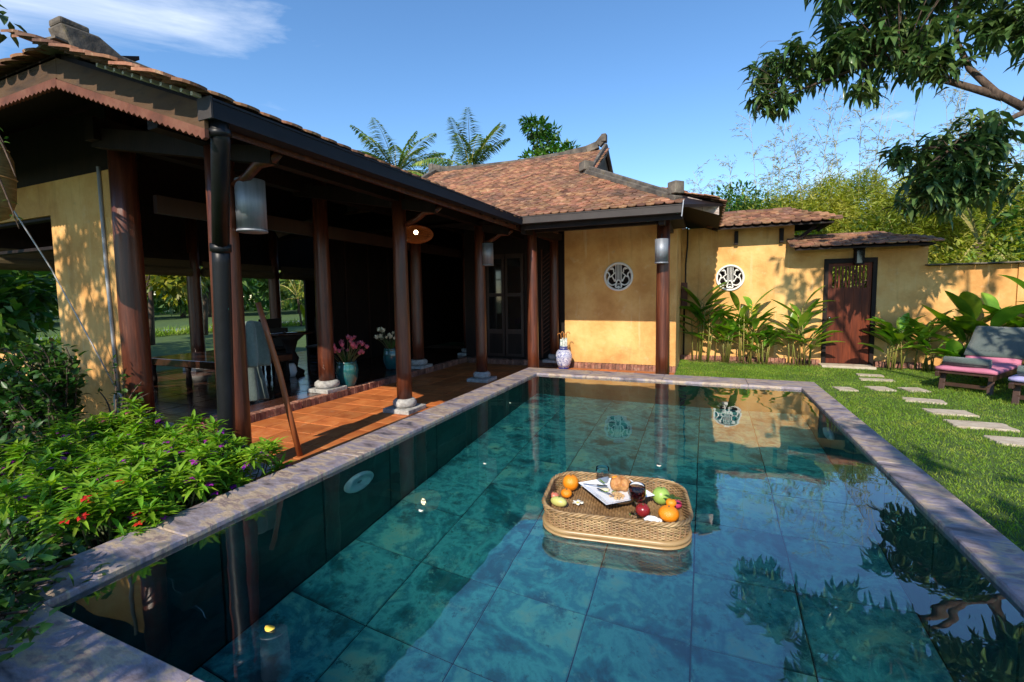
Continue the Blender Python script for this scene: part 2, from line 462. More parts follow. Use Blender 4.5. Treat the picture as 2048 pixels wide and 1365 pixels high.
m_conduit = mat('grey_conduit', [(.34, .35, .38), (.44, .45, .48)], rough=.5)
m_towel = mat('sage_green_towel', [(.14, .19, .165), (.20, .255, .22)], scale=40, rough=.98, bump=.7, bscale=160, sheen=.3)
m_greytowel = mat('dark_green_towel', [(.060, .085, .078), (.09, .12, .11)], scale=40, rough=.98, bump=.7, bscale=160, sheen=.3)
m_pinkcloth = mat('pink_cushion', [(.42, .13, .20), (.55, .19, .28)], scale=3, rough=.9, bump=.3, bscale=12)
m_lilac = mat('lilac_cushion', [(.30, .28, .50), (.42, .39, .64)], scale=3, rough=.9, bump=.3, bscale=12)
m_thread = mat('dark_embroidery', [(.03, .03, .03), (.04, .04, .04)], rough=.9)
m_rattan = mat('rattan_strand', [(.12, .070, .032), (.25, .15, .068), (.38, .26, .13)], scale=9, rough=.5, rand=.35, hue=.01, lo=.25, hi=.75)
m_cane = mat('cane_ring', [(.24, .145, .060), (.36, .24, .11)], scale=5, rough=.35, layer=[((.20, .10, .04), 6, .62, .75)])
m_orange = mat('orange_peel', [(.72, .20, .006), (.82, .28, .012)], scale=10, rough=.4, bump=.25, bscale=160)
m_guava = mat('green_guava', [(.20, .34, .05), (.32, .46, .10)], scale=8, rough=.4, bump=.2, bscale=25)
m_mangofruit = mat('yellow_green_mango', [(.38, .44, .12), (.50, .50, .16), (.55, .35, .12)], scale=6, rough=.4, obj=True)
m_apple = mat('dark_red_apple', [(.16, .010, .014), (.26, .02, .02)], scale=9, rough=.25)
m_roseapple = mat('pink_fruit', [(.45, .10, .08), (.55, .20, .12)], scale=9, rough=.35)
m_dragon = mat('magenta_fruit', [(.42, .02, .10), (.50, .06, .14)], scale=9, rough=.4)
m_plate = mat('white_porcelain', [(.74, .76, .80), (.80, .81, .84)], rough=.15, coat=.3)
m_plateblue = mat('navy_plate_edge', [(.010, .014, .06), (.02, .025, .09)], rough=.2)
m_food = mat('fried_food', [(.22, .08, .02), (.46, .20, .06), (.55, .32, .12)], scale=30, rough=.5, bump=.6, bscale=70)
m_nuts = mat('chopped_nuts', [(.42, .24, .10), (.60, .42, .22)], scale=40, rough=.7)
m_egg = mat('pale_sauce', [(.70, .62, .40), (.76, .70, .52)], scale=20, rough=.4)
m_steel = mat('cutlery_steel', [(.32, .33, .35), (.42, .43, .45)], rough=.2, metallic=1.0)
m_petal = mat('cream_petal', [(.72, .68, .52), (.78, .76, .68)], scale=30, rough=.5)
m_yellow = mat('yellow_petal', [(.78, .50, .04), (.84, .58, .08)], rough=.5)
m_wine = mat('red_wine', [(.018, .002, .003), (.030, .003, .004)], rough=.05, spec=.6)
m_glass = glass_mat('clear_glass')
m_pane = mat('dark_window_pane', [(.006, .007, .008), (.010, .011, .012)], rough=.05, spec=.7)
m_porcelain = mat('blue_white_porcelain', [(.62, .63, .68), (.66, .67, .72), (.05, .07, .30), (.62, .63, .68), (.03, .05, .25)], scale=26, rough=.12, lo=.36, hi=.62, detail=2, distort=1.2)
m_cobalt = mat('cobalt_band', [(.012, .02, .14), (.02, .03, .2)], rough=.15)
m_umbrella = mat('umbrella_handle', [(.30, .11, .025), (.42, .17, .04)], rough=.35)
m_umbcloth = mat('umbrella_cloth', [(.05, .18, .13), (.45, .48, .46), (.60, .62, .60)], scale=26, rough=.7)
m_light = mat('pool_light_ring', [(.66, .80, .82), (.76, .88, .88)], rough=.35)
m_lens = mat('pool_light_lens', [(.10, .20, .21), (.14, .26, .27)], rough=.2)
m_lantern = mat('woven_rattan_shade', [(.30, .10, .02), (.50, .20, .05)], scale=30, rough=.6, transl=.4)
m_bulb = mat('warm_bulb', [(1, .8, .6)], emit=(1.0, .72, .42, 9.0))
m_lamp = mat('small_lamp_glow', [(1, .7, .2)], emit=(1.0, .60, .14, 0.9))
m_door = mat('red_brown_door', [(.050, .009, .004), (.11, .021, .007), (.18, .036, .011)], scale=3, rough=.5, spec=.25, stretch=(7, 7, .6), rand=.15)
m_box = mat('red_brown_metal_box', [(.12, .035, .020), (.16, .05, .03)], rough=.6)
m_bed = mat('polished_platform_wood', [(.030, .012, .008), (.05, .02, .012)], rough=.12)
m_pond = mat('pale_pond_water', [(.16, .19, .19), (.24, .27, .26)], scale=.6, rough=.45, stretch=(1, 6, 1))
m_blind = mat('rolled_bamboo_blind', [(.06, .045, .02), (.14, .10, .045)], scale=8, rough=.8, stretch=(1, 1, 20))
m_trap = mat('woven_bamboo_basketry', [(.14, .10, .035), (.32, .24, .09)], scale=16, rough=.7, stretch=(1, 1, 4))
m_hat = mat('cream_lantern_paper', [(.62, .60, .38), (.7, .67, .45)], rough=.8)

# ------------------------------------------------------------------ ground and pool
XL, XR, Y0, Y1 = -2.235, 1.06, 0.79, 6.15           # inside of the pool
OL, OR, OY0, OY1 = -2.53, 1.265, 0.40, 6.60         # outside of the coping
WZ, CZ, PF = 0.31, 0.337, -0.88                     # water, coping top, pool floor

g = MB()
g.add([(-400, -150, 0), (OL + .02, -150, 0), (OL + .02, 600, 0), (-400, 600, 0)], [(0, 1, 2, 3)])
g.add([(OR - .02, -150, 0), (400, -150, 0), (400, 600, 0), (OR - .02, 600, 0)], [(0, 1, 2, 3)])
g.add([(OL + .02, -150, 0), (OR - .02, -150, 0), (OR - .02, OY0 + .02, 0), (OL + .02, OY0 + .02, 0)], [(0, 1, 2, 3)])
g.add([(OL + .02, OY1 - .02, 0), (OR - .02, OY1 - .02, 0), (OR - .02, 600, 0), (OL + .02, 600, 0)], [(0, 1, 2, 3)])
tag(g.build('lawn', m_grassbase), kind='structure')

pool = bpy.data.objects.new('pool', None); COL.objects.link(pool); tag(pool, kind='structure')
ROOTLOC[pool.name] = Vector((0, 0, 0))
b = MB()                                              # the shell behind the tiles
b.bb((OL + .01, OY0 + .01, PF - .2), (OR - .01, OY1 - .01, PF - .012))
b.bb((OL + .01, OY0 + .01, PF - .012), (XL - .012, OY1 - .01, CZ - .03))
b.bb((XR + .012, OY0 + .01, PF - .012), (OR - .01, OY1 - .01, CZ - .03))
b.bb((XL - .012, OY0 + .01, PF - .012), (XR + .012, Y0 - .012, CZ - .03))
b.bb((XL - .012, Y1 + .012, PF - .012), (XR + .012, OY1 - .01, CZ - .03))
b.build('pool_shell', m_grout, pool)

def piece(name, mesh, M, parent):
    o = bpy.data.objects.new(name, mesh); COL.objects.link(o)
    put(o, parent)
    o.matrix_basis = M
    return o

def slab_mesh(name, sx, sy, sz, m, bev=0.004):
    """a box with a chamfered upper edge, top at z=0, centred on x and y"""
    x, y = sx / 2, sy / 2
    b = bev
    vs = [(-x, -y, -sz), (x, -y, -sz), (x, y, -sz), (-x, y, -sz), (-x, -y, -b), (x, -y, -b), (x, y, -b), (-x, y, -b),
          (-x + b, -y + b, 0), (x - b, -y + b, 0), (x - b, y - b, 0), (-x + b, y - b, 0)]
    fs = [(8, 9, 10, 11)] + [(i, (i + 1) % 4, 4 + (i + 1) % 4, 4 + i) for i in range(4)] + [(4 + i, 4 + (i + 1) % 4, 8 + (i + 1) % 4, 8 + i) for i in range(4)] + [(3, 2, 1, 0)]
    q = MB(); q.add(vs, fs)
    return q.mesh(name, m)

def grid(parent, name, x0, x1, y0, y1, z, nx, ny, gap, m, base, jit=0.0, stagger=False):
    """rectangular pieces lying flat"""
    sx, sy = (x1 - x0) / nx, (y1 - y0) / ny
    me = slab_mesh(name, sx - gap, sy - gap, .03, m)
    for i in range(nx):
        for j in range(ny):
            M = base @ Matrix.Translation((x0 + (i + .5) * sx, y0 + (j + .5) * sy, z + random.uniform(-jit, jit)))
            if jit: M = M @ Matrix.Rotation(random.uniform(-jit, jit) * .8, 4, 'X')
            piece(name, me, M, parent)

I4 = Matrix.Identity(4)
grid(pool, 'pool_floor_tile', XL, XR, Y0, Y1, PF, 6, 10, .008, m_pooltile, I4, .0005)
H = WZ + .03 - PF
def wallgrid(p0, ux, n_in, length, n):
    ux = Vector(ux); nn = Vector(n_in); up = Vector((0, 0, 1))
    R = Matrix((ux, up, nn)).transposed().to_4x4()
    if R.determinant() < 0: R = Matrix((-ux, up, nn)).transposed().to_4x4(); p0 = Vector(p0) + ux * length
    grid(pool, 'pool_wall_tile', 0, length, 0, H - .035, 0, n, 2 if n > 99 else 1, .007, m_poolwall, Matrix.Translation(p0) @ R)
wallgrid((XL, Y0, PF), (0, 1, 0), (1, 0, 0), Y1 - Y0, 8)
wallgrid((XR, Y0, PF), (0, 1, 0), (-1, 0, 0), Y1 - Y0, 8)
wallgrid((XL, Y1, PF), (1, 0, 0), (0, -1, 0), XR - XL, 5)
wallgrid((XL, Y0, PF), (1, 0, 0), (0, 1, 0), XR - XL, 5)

def coping(x0, x1, y0, y1, along, cuts):
    for a, c in zip(cuts[:-1], cuts[1:]):
        if along == 'y': sx, sy, cx, cy = x1 - x0, c - a, (x0 + x1) / 2, (a + c) / 2
        else: sx, sy, cx, cy = c - a, y1 - y0, (a + c) / 2, (y0 + y1) / 2
        piece('coping_stone', slab_mesh('coping_stone', sx - .003, sy - .003, .035, m_slate, .006), Matrix.Translation((cx, cy, CZ)), pool)
coping(OL, XL + .008, 0, 0, 'y', [Y0 + .0, 1.30, 2.45, 3.6, 4.75, Y1])
coping(XR - .008, OR, 0, 0, 'y', [Y0, 1.6, 2.6, 3.6, 4.6, Y1 - .0])
coping(0, 0, Y1 - .008, OY1, 'x', [OL, -1.5, -.5, .5, OR])
coping(0, 0, OY0, Y0 + .008, 'x', [OL, -1.38, -.35, .6, OR])

w = MB(); w.add([(XL - .005, Y0 - .005, WZ), (XR + .005, Y0 - .005, WZ), (XR + .005, Y1 + .005, WZ), (XL - .005, Y1 + .005, WZ)], [(0, 1, 2, 3)])
tag(w.build('pool_water', water_mat()), kind='structure')

def pool_light(name, label, loc, nrm):
    nrm = Vector(nrm)
    t = thing(name, label, 'pool light', loc, 'underwater pool lights')
    R = nrm.to_track_quat('Z', 'Y').to_matrix().to_4x4()
    T = Matrix.Translation(loc) @ R
    a = MB(); a.lathe([(.085, .0), (.135, .0), (.138, .018), (.128, .036), (.10, .038), (.088, .02)], 32)
    a.v = [tuple(T @ Vector(v)) for v in a.v]; a.build('light_ring', m_light, t, True)
    a = MB(); a.lathe([(.086, .004), (.07, .016), (.0, .022)], 24)
    a.v = [tuple(T @ Vector(v)) for v in a.v]; a.build('lens', m_lens, t, True)
pool_light('pool_light', 'round underwater light on the pool wall beside the terrace', (XL + .002, 2.44, -.085), (1, 0, 0))
pool_light('pool_light', 'round underwater light on the pool wall beside the lawn', (XR - .002, 4.80, -.18), (-1, 0, 0))

# ------------------------------------------------------------------ terrace and inner floor
SX = -4.85                                            # edge of the raised floor
terr = bpy.data.objects.new('terrace', None); COL.objects.link(terr); tag(terr, kind='structure')
ROOTLOC[terr.name] = Vector((0, 0, 0))
b = MB(); b.bb((SX - .05, 2.0, -.05), (OL + .005, 8.95, .006)); b.bb((OL + .005, OY1 - .005, -.05), (-.49, 8.95, .0055))
b.build('terrace_bed', m_terragrout, terr)
grid(terr, 'terracotta_tile', SX, OL, 2.0, 8.75, .014, 7, 22, .008, m_terra, I4, .0016)
grid(terr, 'terracotta_tile', OL, -.49, OY1, 8.75, .014, 6, 7, .008, m_terra, I4, .0016)

flo = bpy.data.objects.new('hall_floor', None); COL.objects.link(flo); tag(flo, kind='structure')
ROOTLOC[flo.name] = Vector((0, 0, 0))
FZ = 0.11
b = MB(); b.bb((-9.6, 2.5, -.05), (SX - .115, 11.0, FZ - .012)); b.bb((SX - .115, 8.93, -.05), (-2.65, 11, FZ - .0125)); b.build('floor_bed', m_terragrout, flo)
grid(flo, 'floor_tile', -9.6, SX - .115, 2.5, 10.3, FZ, 12, 20, .007, m_floor, I4, .0008)
bm_ = slab_mesh('edge_brick', .11, .062, .105, m_brick, .008)
y = 2.53
while y < 8.85:
    piece('edge_brick', bm_, Matrix.Translation((SX - .055 + random.uniform(-.006, .006), y, FZ + .004 + random.uniform(-.003, .003))) @ Matrix.Rotation(random.uniform(-.05, .05), 4, 'Z'), flo)
    y += .0685
bm2 = slab_mesh('edge_brick', .062, .11, .105, m_brick, .008)
x = SX + .09
while x < -.50:
    piece('edge_brick', bm2, Matrix.Translation((x, 8.865 + random.uniform(-.006, .006), FZ + random.uniform(-.003, .003))) @ Matrix.Rotation(random.uniform(-.04, .04), 4, 'Z'), flo)
    x += .0685

# ------------------------------------------------------------------ house
house = thing('house', 'low ochre house with dark timber veranda and clay tiled roofs beside the pool', 'house', (-5.5, 6, 0))

def column(x, y, z0, z1, rb, rt, base=True):
    c = MB()
    zs = [z0 + (.16 if base else 0), z0 + .5, z0 + 1.2, z0 + 2.0, z1]
    hh = z1 - z0
    c.lathe([(rb + (rt - rb) * ((z - z0) / hh) + (.004 if 0.3 < (z - z0) / hh < .6 else 0), z) for z in zs], 28, (x, y, 0))
    o = c.build('column', m_wood, house, True)
    if base:
        p = MB(); p.lathe([(rb * 1.15, z0 + .055), (rb * 1.42, z0 + .065), (rb * 1.56, z0 + .10), (rb * 1.50, z0 + .135), (rb * 1.22, z0 + .158), (rb * 1.02, z0 + .163)], 32, (x, y, 0))
        p.build('drum_base', m_stone, o, True)
        p = MB(); p.bb((x - .195, y - .195, z0), (x + .195, y + .195, z0 + .056))
        p.build('plinth', m_stone, o, bevel=.008)
    return o

def roof_under(x):                                   # underside of the veranda roof
    return 2.56 + (3.14 - 2.56) * (-2.68 - x) / (4.22 - 2.68)

CA = (-5.33, 2.75); CB = (-3.5, 2.46)
column(CB[0], CB[1], 0, roof_under(CB[0]), .115, .098)
column(-3.5, 4.72, .014, roof_under(-3.5), .096, .082)
column(-3.5, 6.90, .014, roof_under(-3.5), .096, .082)
column(CA[0], CA[1], FZ, 3.4, .118, .108)
column(-5.05, 4.98, FZ, 3.4, .112, .10)
column(-5.05, 7.28, FZ, 3.4, .112, .10)
column(-5.05, 9.3, FZ, 3.4, .112, .10)
column(-2.69, 7.25, .014, 2.55, .098, .078)
column(-0.59, 7.25, .014, 2.55, .098, .094)
column(-2.80, 8.80, FZ, 2.9, .09, .085)
for yy in (3.9, 5.68, 7.44, 9.2): column(-9.0, yy, FZ, 3.0, .12, .11)
column(-9.0, 2.6, FZ, 3.0, .12, .11)

# beams and brackets of the veranda
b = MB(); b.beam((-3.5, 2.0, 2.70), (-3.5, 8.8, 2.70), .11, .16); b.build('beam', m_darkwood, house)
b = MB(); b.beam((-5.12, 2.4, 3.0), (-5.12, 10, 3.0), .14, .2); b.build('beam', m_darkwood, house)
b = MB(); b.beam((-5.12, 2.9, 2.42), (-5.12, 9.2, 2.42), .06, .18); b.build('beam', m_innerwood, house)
for yy in (2.5, 4.72, 6.9):
    b = MB(); b.beam((-5.2, yy, 2.95), (-3.45, yy, 2.62), .09, .17); b.beam((-3.5, yy, 2.60), (-2.95, yy, 2.50), .08, .12); b.build('tie_beam', m_darkwood, house)
    b = MB()                                         # curved bracket under the eave
    b.tube([(-3.4, yy, 2.34), (-3.25, yy, 2.39), (-3.12, yy, 2.47), (-2.98, yy, 2.47), (-2.90, yy, 2.52)], [.03, .035, .04, .035, .03], 6)
    b.build('bracket', m_wood, house, True)
for xx in (-2.69, -.59):
    b = MB(); b.beam((xx, 8.9, 2.62), (xx, 6.85, 2.50), .08, .13); b.build('tie_beam', m_darkwood, house)
b = MB(); b.beam((-2.75, 7.25, 2.56), (-.5, 7.25, 2.56), .09, .12); b.build('beam', m_darkwood, house)
y = 2.1
while y < 8.6:                                        # rafters
    b = MB(); b.beam((-2.72, y, 2.545), (-4.2, y, 3.10), .05, .05); b.build('rafter', m_darkwood, house); y += .42
x = -2.5
while x < 0.0:
    ye = min(8.9, 6.64 + (-.32 - x) * 1.03)
    if ye < 7.1: break
    b = MB(); b.beam((x, 6.80, 2.565), (x, ye, 2.565 + (ye - 6.8) * .469), .05, .05); b.build('rafter', m_darkwood, house); x += .42

# ---- roofs
def slab(pts, th, nm, m, parent):
    """a polygon given counter-clockwise from above, thickened downwards"""
    pts = [Vector(p) for p in pts]; n = len(pts)
    q = MB(); q.add(pts + [p - Vector((0, 0, th)) for p in pts], [tuple(range(n)), tuple(range(2 * n - 1, n - 1, -1))] + [(i, i + n, (i + 1) % n + n, (i + 1) % n) for i in range(n)])
    return q.build(nm, m, parent)

TW, TL_, TT = .165, .235, .017
def tile_template():
    w, l, t = TW / 2 - .003, TL_, TT
    o = [(-w, .062), (-w * .86, .028), (-w * .5, .008), (0, 0), (w * .5, .008), (w * .86, .028), (w, .062), (w, l), (-w, l)]
    return o, [(x, y, t) for x, y in o] + [(x, y, 0) for x, y in o]
OUT, TV = tile_template()
TF = [tuple(range(9))] + [(i + 1, i, i + 9, i + 10) for i in range(6)] + [(7, 6, 15, 16), (0, 8, 17, 9)]
tile_me = MB().add(TV, TF).mesh('roof_tile', m_tile)
TRI = []
for f in TF:
    for i in range(1, len(f) - 1): TRI.append((f[0], f[i], f[i + 1]))
TRI = np.array(TRI); TVn = np.array(TV)

def tile_roof(parent, O, U, V, ul, vl, inside=None, n_single=300, exp=.105, jit=1.0, key=None, sc=1.0):
    """rows of tiles on the plane O + u U + v V; U along the eave, V up the slope"""
    tw = TW * sc
    O, U, V = Vector(O), Vector(U).normalized(), Vector(V).normalized()
    Nn = U.cross(V)
    if Nn.z < 0: Nn = -Nn
    items = []
    r = 0; v = -.03
    while v < vl:
        u = -tw * .5 * (r % 2)
        while u < ul + tw * .5:
            if inside is None or inside(u, v):
                tilt = math.radians(6.0) + random.uniform(-.03, .035) * jit
                x = U.copy(); yv = (V * math.cos(tilt) - Nn * math.sin(tilt)).normalized(); z = x.cross(yv)
                if z.dot(Nn) < 0: x = -x; z = -z
                p = O + U * (u + random.uniform(-.006, .006) * jit) + V * (v + random.uniform(-.010, .010) * jit) + Nn * (.024 + random.uniform(0, .006) * jit)
                R = Matrix((x, yv, z)).transposed() @ Matrix.Rotation(random.uniform(-.05, .05) * jit, 3, 'Z')
                M = (R * sc).to_4x4(); M.translation = p
                items.append((key(p) if key else (p - CAM).length, M))
            u += tw
        r += 1; v += exp
    items.sort(key=lambda t: t[0])
    for d, M in items[:n_single]: piece('roof_tile', tile_me, M, parent)
    rest = items[n_single:]
    if rest:
        A = np.array([[list(row) for row in M] for _, M in rest])
        VV = np.einsum('nij,kj->nki', A[:, :3, :3], TVn) + A[:, None, :3, 3]
        FF = (TRI[None] + (np.arange(len(rest)) * len(TVn))[:, None, None]).reshape(-1, 3)
        o = link('roof_tiles', npmesh('roof_tiles', VV.reshape(-1, 3), FF, m_tile, np.repeat(rng.random(len(rest)), len(TRI))), None, parent)
        tag(o, kind='stuff')

# veranda roof, sloping to the long gutter
ZE, ZT, XE, XT, YF = 2.615, 3.19, -2.68, -4.22, 1.85
ver = slab([(XE, YF, ZE), (XE, 8.6, ZE), (XT, 8.6, ZT), (XT, YF, ZT)], .045, 'veranda_roof', m_darkwood, house)
vs = Vector((XT - XE, 0, ZT - ZE)); vlen = vs.length
tile_roof(ver, (XE + .02, YF - .10, ZE), (0, 1, 0), vs, 6.7, vlen + .05, n_single=240, key=lambda p: min((p.y - YF) * 2.2, (XE - p.x) * 3 + .1 * p.y))
# hall roof
hl = MB()
R1, R2 = (-7.0, 4.4, 4.15), (-7.0, 9.5, 4.15)
def rp3(pts, nm, th=.05): return slab(pts, th, nm, m_darkwood, house)
rp3([(XT, YF, ZT), (XT, 12, ZT), (-7.0, 12, 4.15), (-7.0, 4.35, 4.15)], 'hall_roof')
rp3([(XT - .004, YF, ZT - .004), (-7.0, 4.35, 4.146), (-12.5, 4.35, 4.146), (-12.5, YF, ZT - .004)], 'hall_roof')
rp3([(-7.0, 4.354, 4.15), (-7.0, 12, 4.15), (-9.9, 12, 2.75), (-9.9, 4.354, 2.75)], 'hall_roof')
rp3([(-12.5, 4.36, 2.7), (-12.5, YF + .1, 2.7), (-9.7, YF + .1, 2.7), (-9.7, 4.36, 2.7)], 'hall_ceiling')
q = MB(); q.add([(-7.0, 4.34, 4.15), (-9.9, 4.34, 2.72), (-9.9, 4.34, 4.15), (-7.0, 4.348, 4.15), (-9.9, 4.348, 2.72), (-9.9, 4.348, 4.15)], [(0, 1, 2), (5, 4, 3), (0, 3, 4, 1), (1, 4, 5, 2), (2, 5, 3, 0)]); q.build('sky_gap_panel', m_darkwood, house)  # added to close a hole where bright sky showed through
front = slab([(-9.7, YF - .03, ZT - .01), (XT, YF - .03, ZT - .01), (XT, YF + .5, ZT + .22), (-9.7, YF + .5, ZT + .22)], .03, 'front_eave', m_darkwood, house)
tile_roof(front, (XT - 2.6, YF - .10, ZT - .03), (1, 0, 0), (0, 1, .45), 2.55, .45, lambda u, v: u < 2.50 - max(v, 0) * .9, n_single=120, exp=.085)
# round ended ridge with its raised end block
rg = MB()
rg.beam((-4.15, YF + .03, 3.205), (-4.15, 8.4, 3.205), .17, .12)
rg.beam((-4.15, YF + .06, 3.272), (-4.15, 8.4, 3.272), .11, .06)
rg.build('ridge', m_ridge, house, bevel=.012)
kb = MB()
kb.add([(-4.24, YF + .0, 3.19), (-4.06, YF + .0, 3.19), (-4.06, YF + .38, 3.24), (-4.24, YF + .38, 3.24),
        (-4.24, YF - .06, 3.345), (-4.06, YF - .06, 3.345), (-4.06, YF + .16, 3.36), (-4.24, YF + .16, 3.36)],
       [(0, 3, 2, 1), (4, 5, 6, 7), (0, 1, 5, 4), (2, 3, 7, 6), (1, 2, 6, 5), (3, 0, 4, 7)])
kb.box((-4.15, YF + .03, 3.372), (.15, .17, .05)); kb.build('ridge_end', m_ridge, house, bevel=.015)
tl = MB()                                            # loose tiles bedded under the ridge end
for i in range(3): tl.box((-4.24 + .05 * i, YF - .02, 3.205 + .014 * i), (.17 - .02 * i, .16, .014), rz=.12 * i - .1)
tl.build('bedding_tiles', m_ridge, house)

def board(pts_top, h, nm, m, scallop=0.0, n=0, th=.025):
    """a vertical board whose upper edge runs a -> b; the lower edge may be scalloped"""
    a, c = Vector(pts_top[0]), Vector(pts_top[1])
    k = max(n * 6, 1)
    nrm = Vector((0, 0, 1)).cross(c - a).normalized() * th
    top, bot = [], []
    for i in range(k + 1):
        p = a.lerp(c, i / k)
        s = scallop * abs(math.sin(PI * (i / 6.0))) + (.35 * scallop if i % 6 == 3 else 0)
        top.append(p); bot.append(p - Vector((0, 0, h - scallop + s)))
    q = MB(); m1 = k + 1
    vs = top + bot + [p + nrm for p in top] + [p + nrm for p in bot]
    fs = []
    for i in range(k):
        fs += [(i, i + 1, m1 + i + 1, m1 + i), (2 * m1 + i + 1, 2 * m1 + i, 3 * m1 + i, 3 * m1 + i + 1), (m1 + i, m1 + i + 1, 3 * m1 + i + 1, 3 * m1 + i), (i, 2 * m1 + i, 2 * m1 + i + 1, i + 1)]
    fs += [(0, m1, 3 * m1, 2 * m1), (k, 2 * m1 + k, 3 * m1 + k, m1 + k)]
    q.add(vs, fs)
    return q.build(nm, m, house)
yb = YF - .03
board([(-9.7, yb, 3.165), (-4.225, yb, 3.165)], .145, 'fascia_board', m_fascia)
board([(-9.7, yb - .008, 3.018), (-4.225, yb - .008, 3.018)], .062, 'scalloped_board', m_scallop, .014, 90)
board([(-4.222, yb, 3.155), (-2.70, yb, 2.585)], .145, 'fascia_board', m_fascia)
board([(-4.222, yb - .008, 3.008), (-2.69, yb - .008, 2.437)], .062, 'scalloped_board', m_scallop, .014, 28)
for i in range(11):                                   # batten ends under the verge tiles
    t = .36 + i * .06
    q = MB(); q.box((-4.22 + 1.53 * t, YF - .035, 3.19 - .575 * t), (.02, .05, .02)); q.build('batten_end', m_white, house)

# gutters
def gutter(a, c, side, m, nm='gutter', h=.105, w_=.10):
    """open U-section along a -> c; side points outwards"""
    a, c, sd = Vector(a), Vector(c), Vector(side)
    up = Vector((0, 0, 1)); t = .006
    prof = [(0, 0), (0, -h), (w_, -h), (w_, 0), (w_ + .012, 0), (w_ + .012, -.014), (w_ + t, -.016), (w_ + t, -h - t), (-t, -h - t), (-t, 0)]
    q = MB(); n = len(prof)
    vs = [p + sd * x + up * z for p in (a, c) for x, z in prof]
    q.add(vs, [(i, (i + 1) % n, n + (i + 1) % n, n + i) for i in range(n)] + [tuple(range(n))[::-1], tuple(range(n, 2 * n))])
    for p in (a, c):                                  # stop ends
        dd = (c - a).normalized() * (.004 if p is a else -.004)
        e = [(0, -.0), (0, -h), (w_, -h), (w_, 0)]
        q.add([p + sd * x + up * z for x, z in e] + [p + dd + sd * x + up * z for x, z in e], [(0, 1, 2, 3), (7, 6, 5, 4), (0, 3, 7, 4)])
    return q.build(nm, m, house)
gutter((-2.735, YF - .02, 2.605), (-2.735, 6.66, 2.665), (1, 0, 0), m_gutter)
gutter((-2.69, 6.78, 2.685), (-.31, 6.78, 2.665), (0, -1, 0), m_gutter2)
q = MB(); q.box((-2.685, YF - .03, 2.552), (.118, .012, .122)); q.build('gutter_end', m_gutter2, house)
q = MB(); q.box((-.300, 6.69, 2.61), (.012, .03, .22), M=Matrix.Rotation(.1, 3, 'Y')); q.build('gutter_strap', m_zinc, house)
# fascia timber behind the long gutter
q = MB(); q.beam((-2.765, YF, 2.52), (-2.765, 8.6, 2.55), .03, .10); q.build('eave_board', m_wood, house)
q = MB(); q.beam((-2.7, 6.80, 2.56), (-.3, 6.80, 2.55), .03, .14); q.build('eave_board', m_darkwood, house)

# downpipe from the near gutter end to the front column
dp = MB()
dp.tube([(-2.69, 1.90, 2.50), (-2.695, 1.91, 2.40), (-2.78, 1.96, 2.28), (-3.09, 2.145, 1.80)], .052, 14)
dp.build('downpipe', m_black, house, True)
for a_, c_, r_ in (((-3.085, 2.142, 1.83), (-3.095, 2.147, 1.78), .066), ((-2.69, 1.90, 2.46), (-2.693, 1.907, 2.42), .062)):
    dp = MB(); dp.tube([a_, c_], r_, 14); dp.build('pipe_collar', m_black, house, True)
dp = MB(); dp.tube([(-3.09, 2.145, 1.82), (-3.10, 2.15, 1.70), (-3.24, 2.21, .4), (-3.27, 2.22, .0)], .056, 14)
dp.build('downpipe', m_black, house, True)

# ---- wing roof behind the pool
EY, EZ = 6.74, 2.675                                  # front eave
RY, RZ = 9.9, 4.50                                    # ridge
xr, xl = -1.98, -6.2
wing = slab([(-8.0, EY, EZ), (-.32, EY, EZ), (-2.03, 8.5, 3.69), (xr, RY, RZ), (xl, RY, RZ), (-6.3, 8.5, 3.69)], .04, 'wing_roof', m_darkwood, house)
vsl = Vector((0, RY - EY, RZ - EZ)); vl = vsl.length
def in_front(u, v):
    f = v / vl
    xx = -8.0 + u
    if f < .557: x1 = -.32 + (-2.03 + .32) * f / .557; x0 = -8.0 + 1.7 * f / .557
    else: x1 = -2.03 + .05; x0 = -6.3
    if xx > x1 + .02 or xx < x0: return False
    # hidden under the veranda roof
    yy, zz = EY + f * (RY - EY), EZ + f * (RZ - EZ)
    return not (xx < XE - .15 and yy < 8.6 and zz < ZE + (ZT - ZE) * min((XE - xx) / (XE - XT), 1.0) - .05)
tile_roof(wing, (-8.0, EY - .02, EZ), (1, 0, 0), vsl, 7.7, vl - .05, in_front, n_single=300, exp=.085, sc=.76, jit=1.3, key=lambda p: (p - CAM).length)
# hip end on the lawn side, with the small gable above it
hip = slab([(-.315, EY + .02, EZ), (.22, 7.66, 2.80), (.22, 11.8, 2.80), (-2.03, 11.3, 3.69), (-2.03, 8.5, 3.69)], .04, 'hip_roof', m_darkwood, house)
hv = Vector((-2.25, 0, .89)); 
tile_roof(hip, (.24, 7.65, 2.80), (0, 1, 0), hv, 3.9, 2.3, lambda u, v: v < (u + .15) * 1.9, n_single=90, exp=.1)
back = slab([(-8, 13.1, EZ), (xl, RY, RZ - .01), (xr, RY, RZ - .01), (-2.03, 11.3, 3.69), (-.3, 13.1, EZ)], .04, 'back_roof', m_darkwood, house)
gb = MB()
gb.add([(-2.02, 8.62, 3.70), (-2.02, 11.2, 3.70), (-2.02, 9.9, 4.52), (-2.10, 8.62, 3.70), (-2.10, 11.2, 3.70), (-2.10, 9.9, 4.52)], [(0, 1, 2), (5, 4, 3), (0, 2, 5, 3), (2, 1, 4, 5), (1, 0, 3, 4)])
gb.build('gable_panel', m_ridge, house)
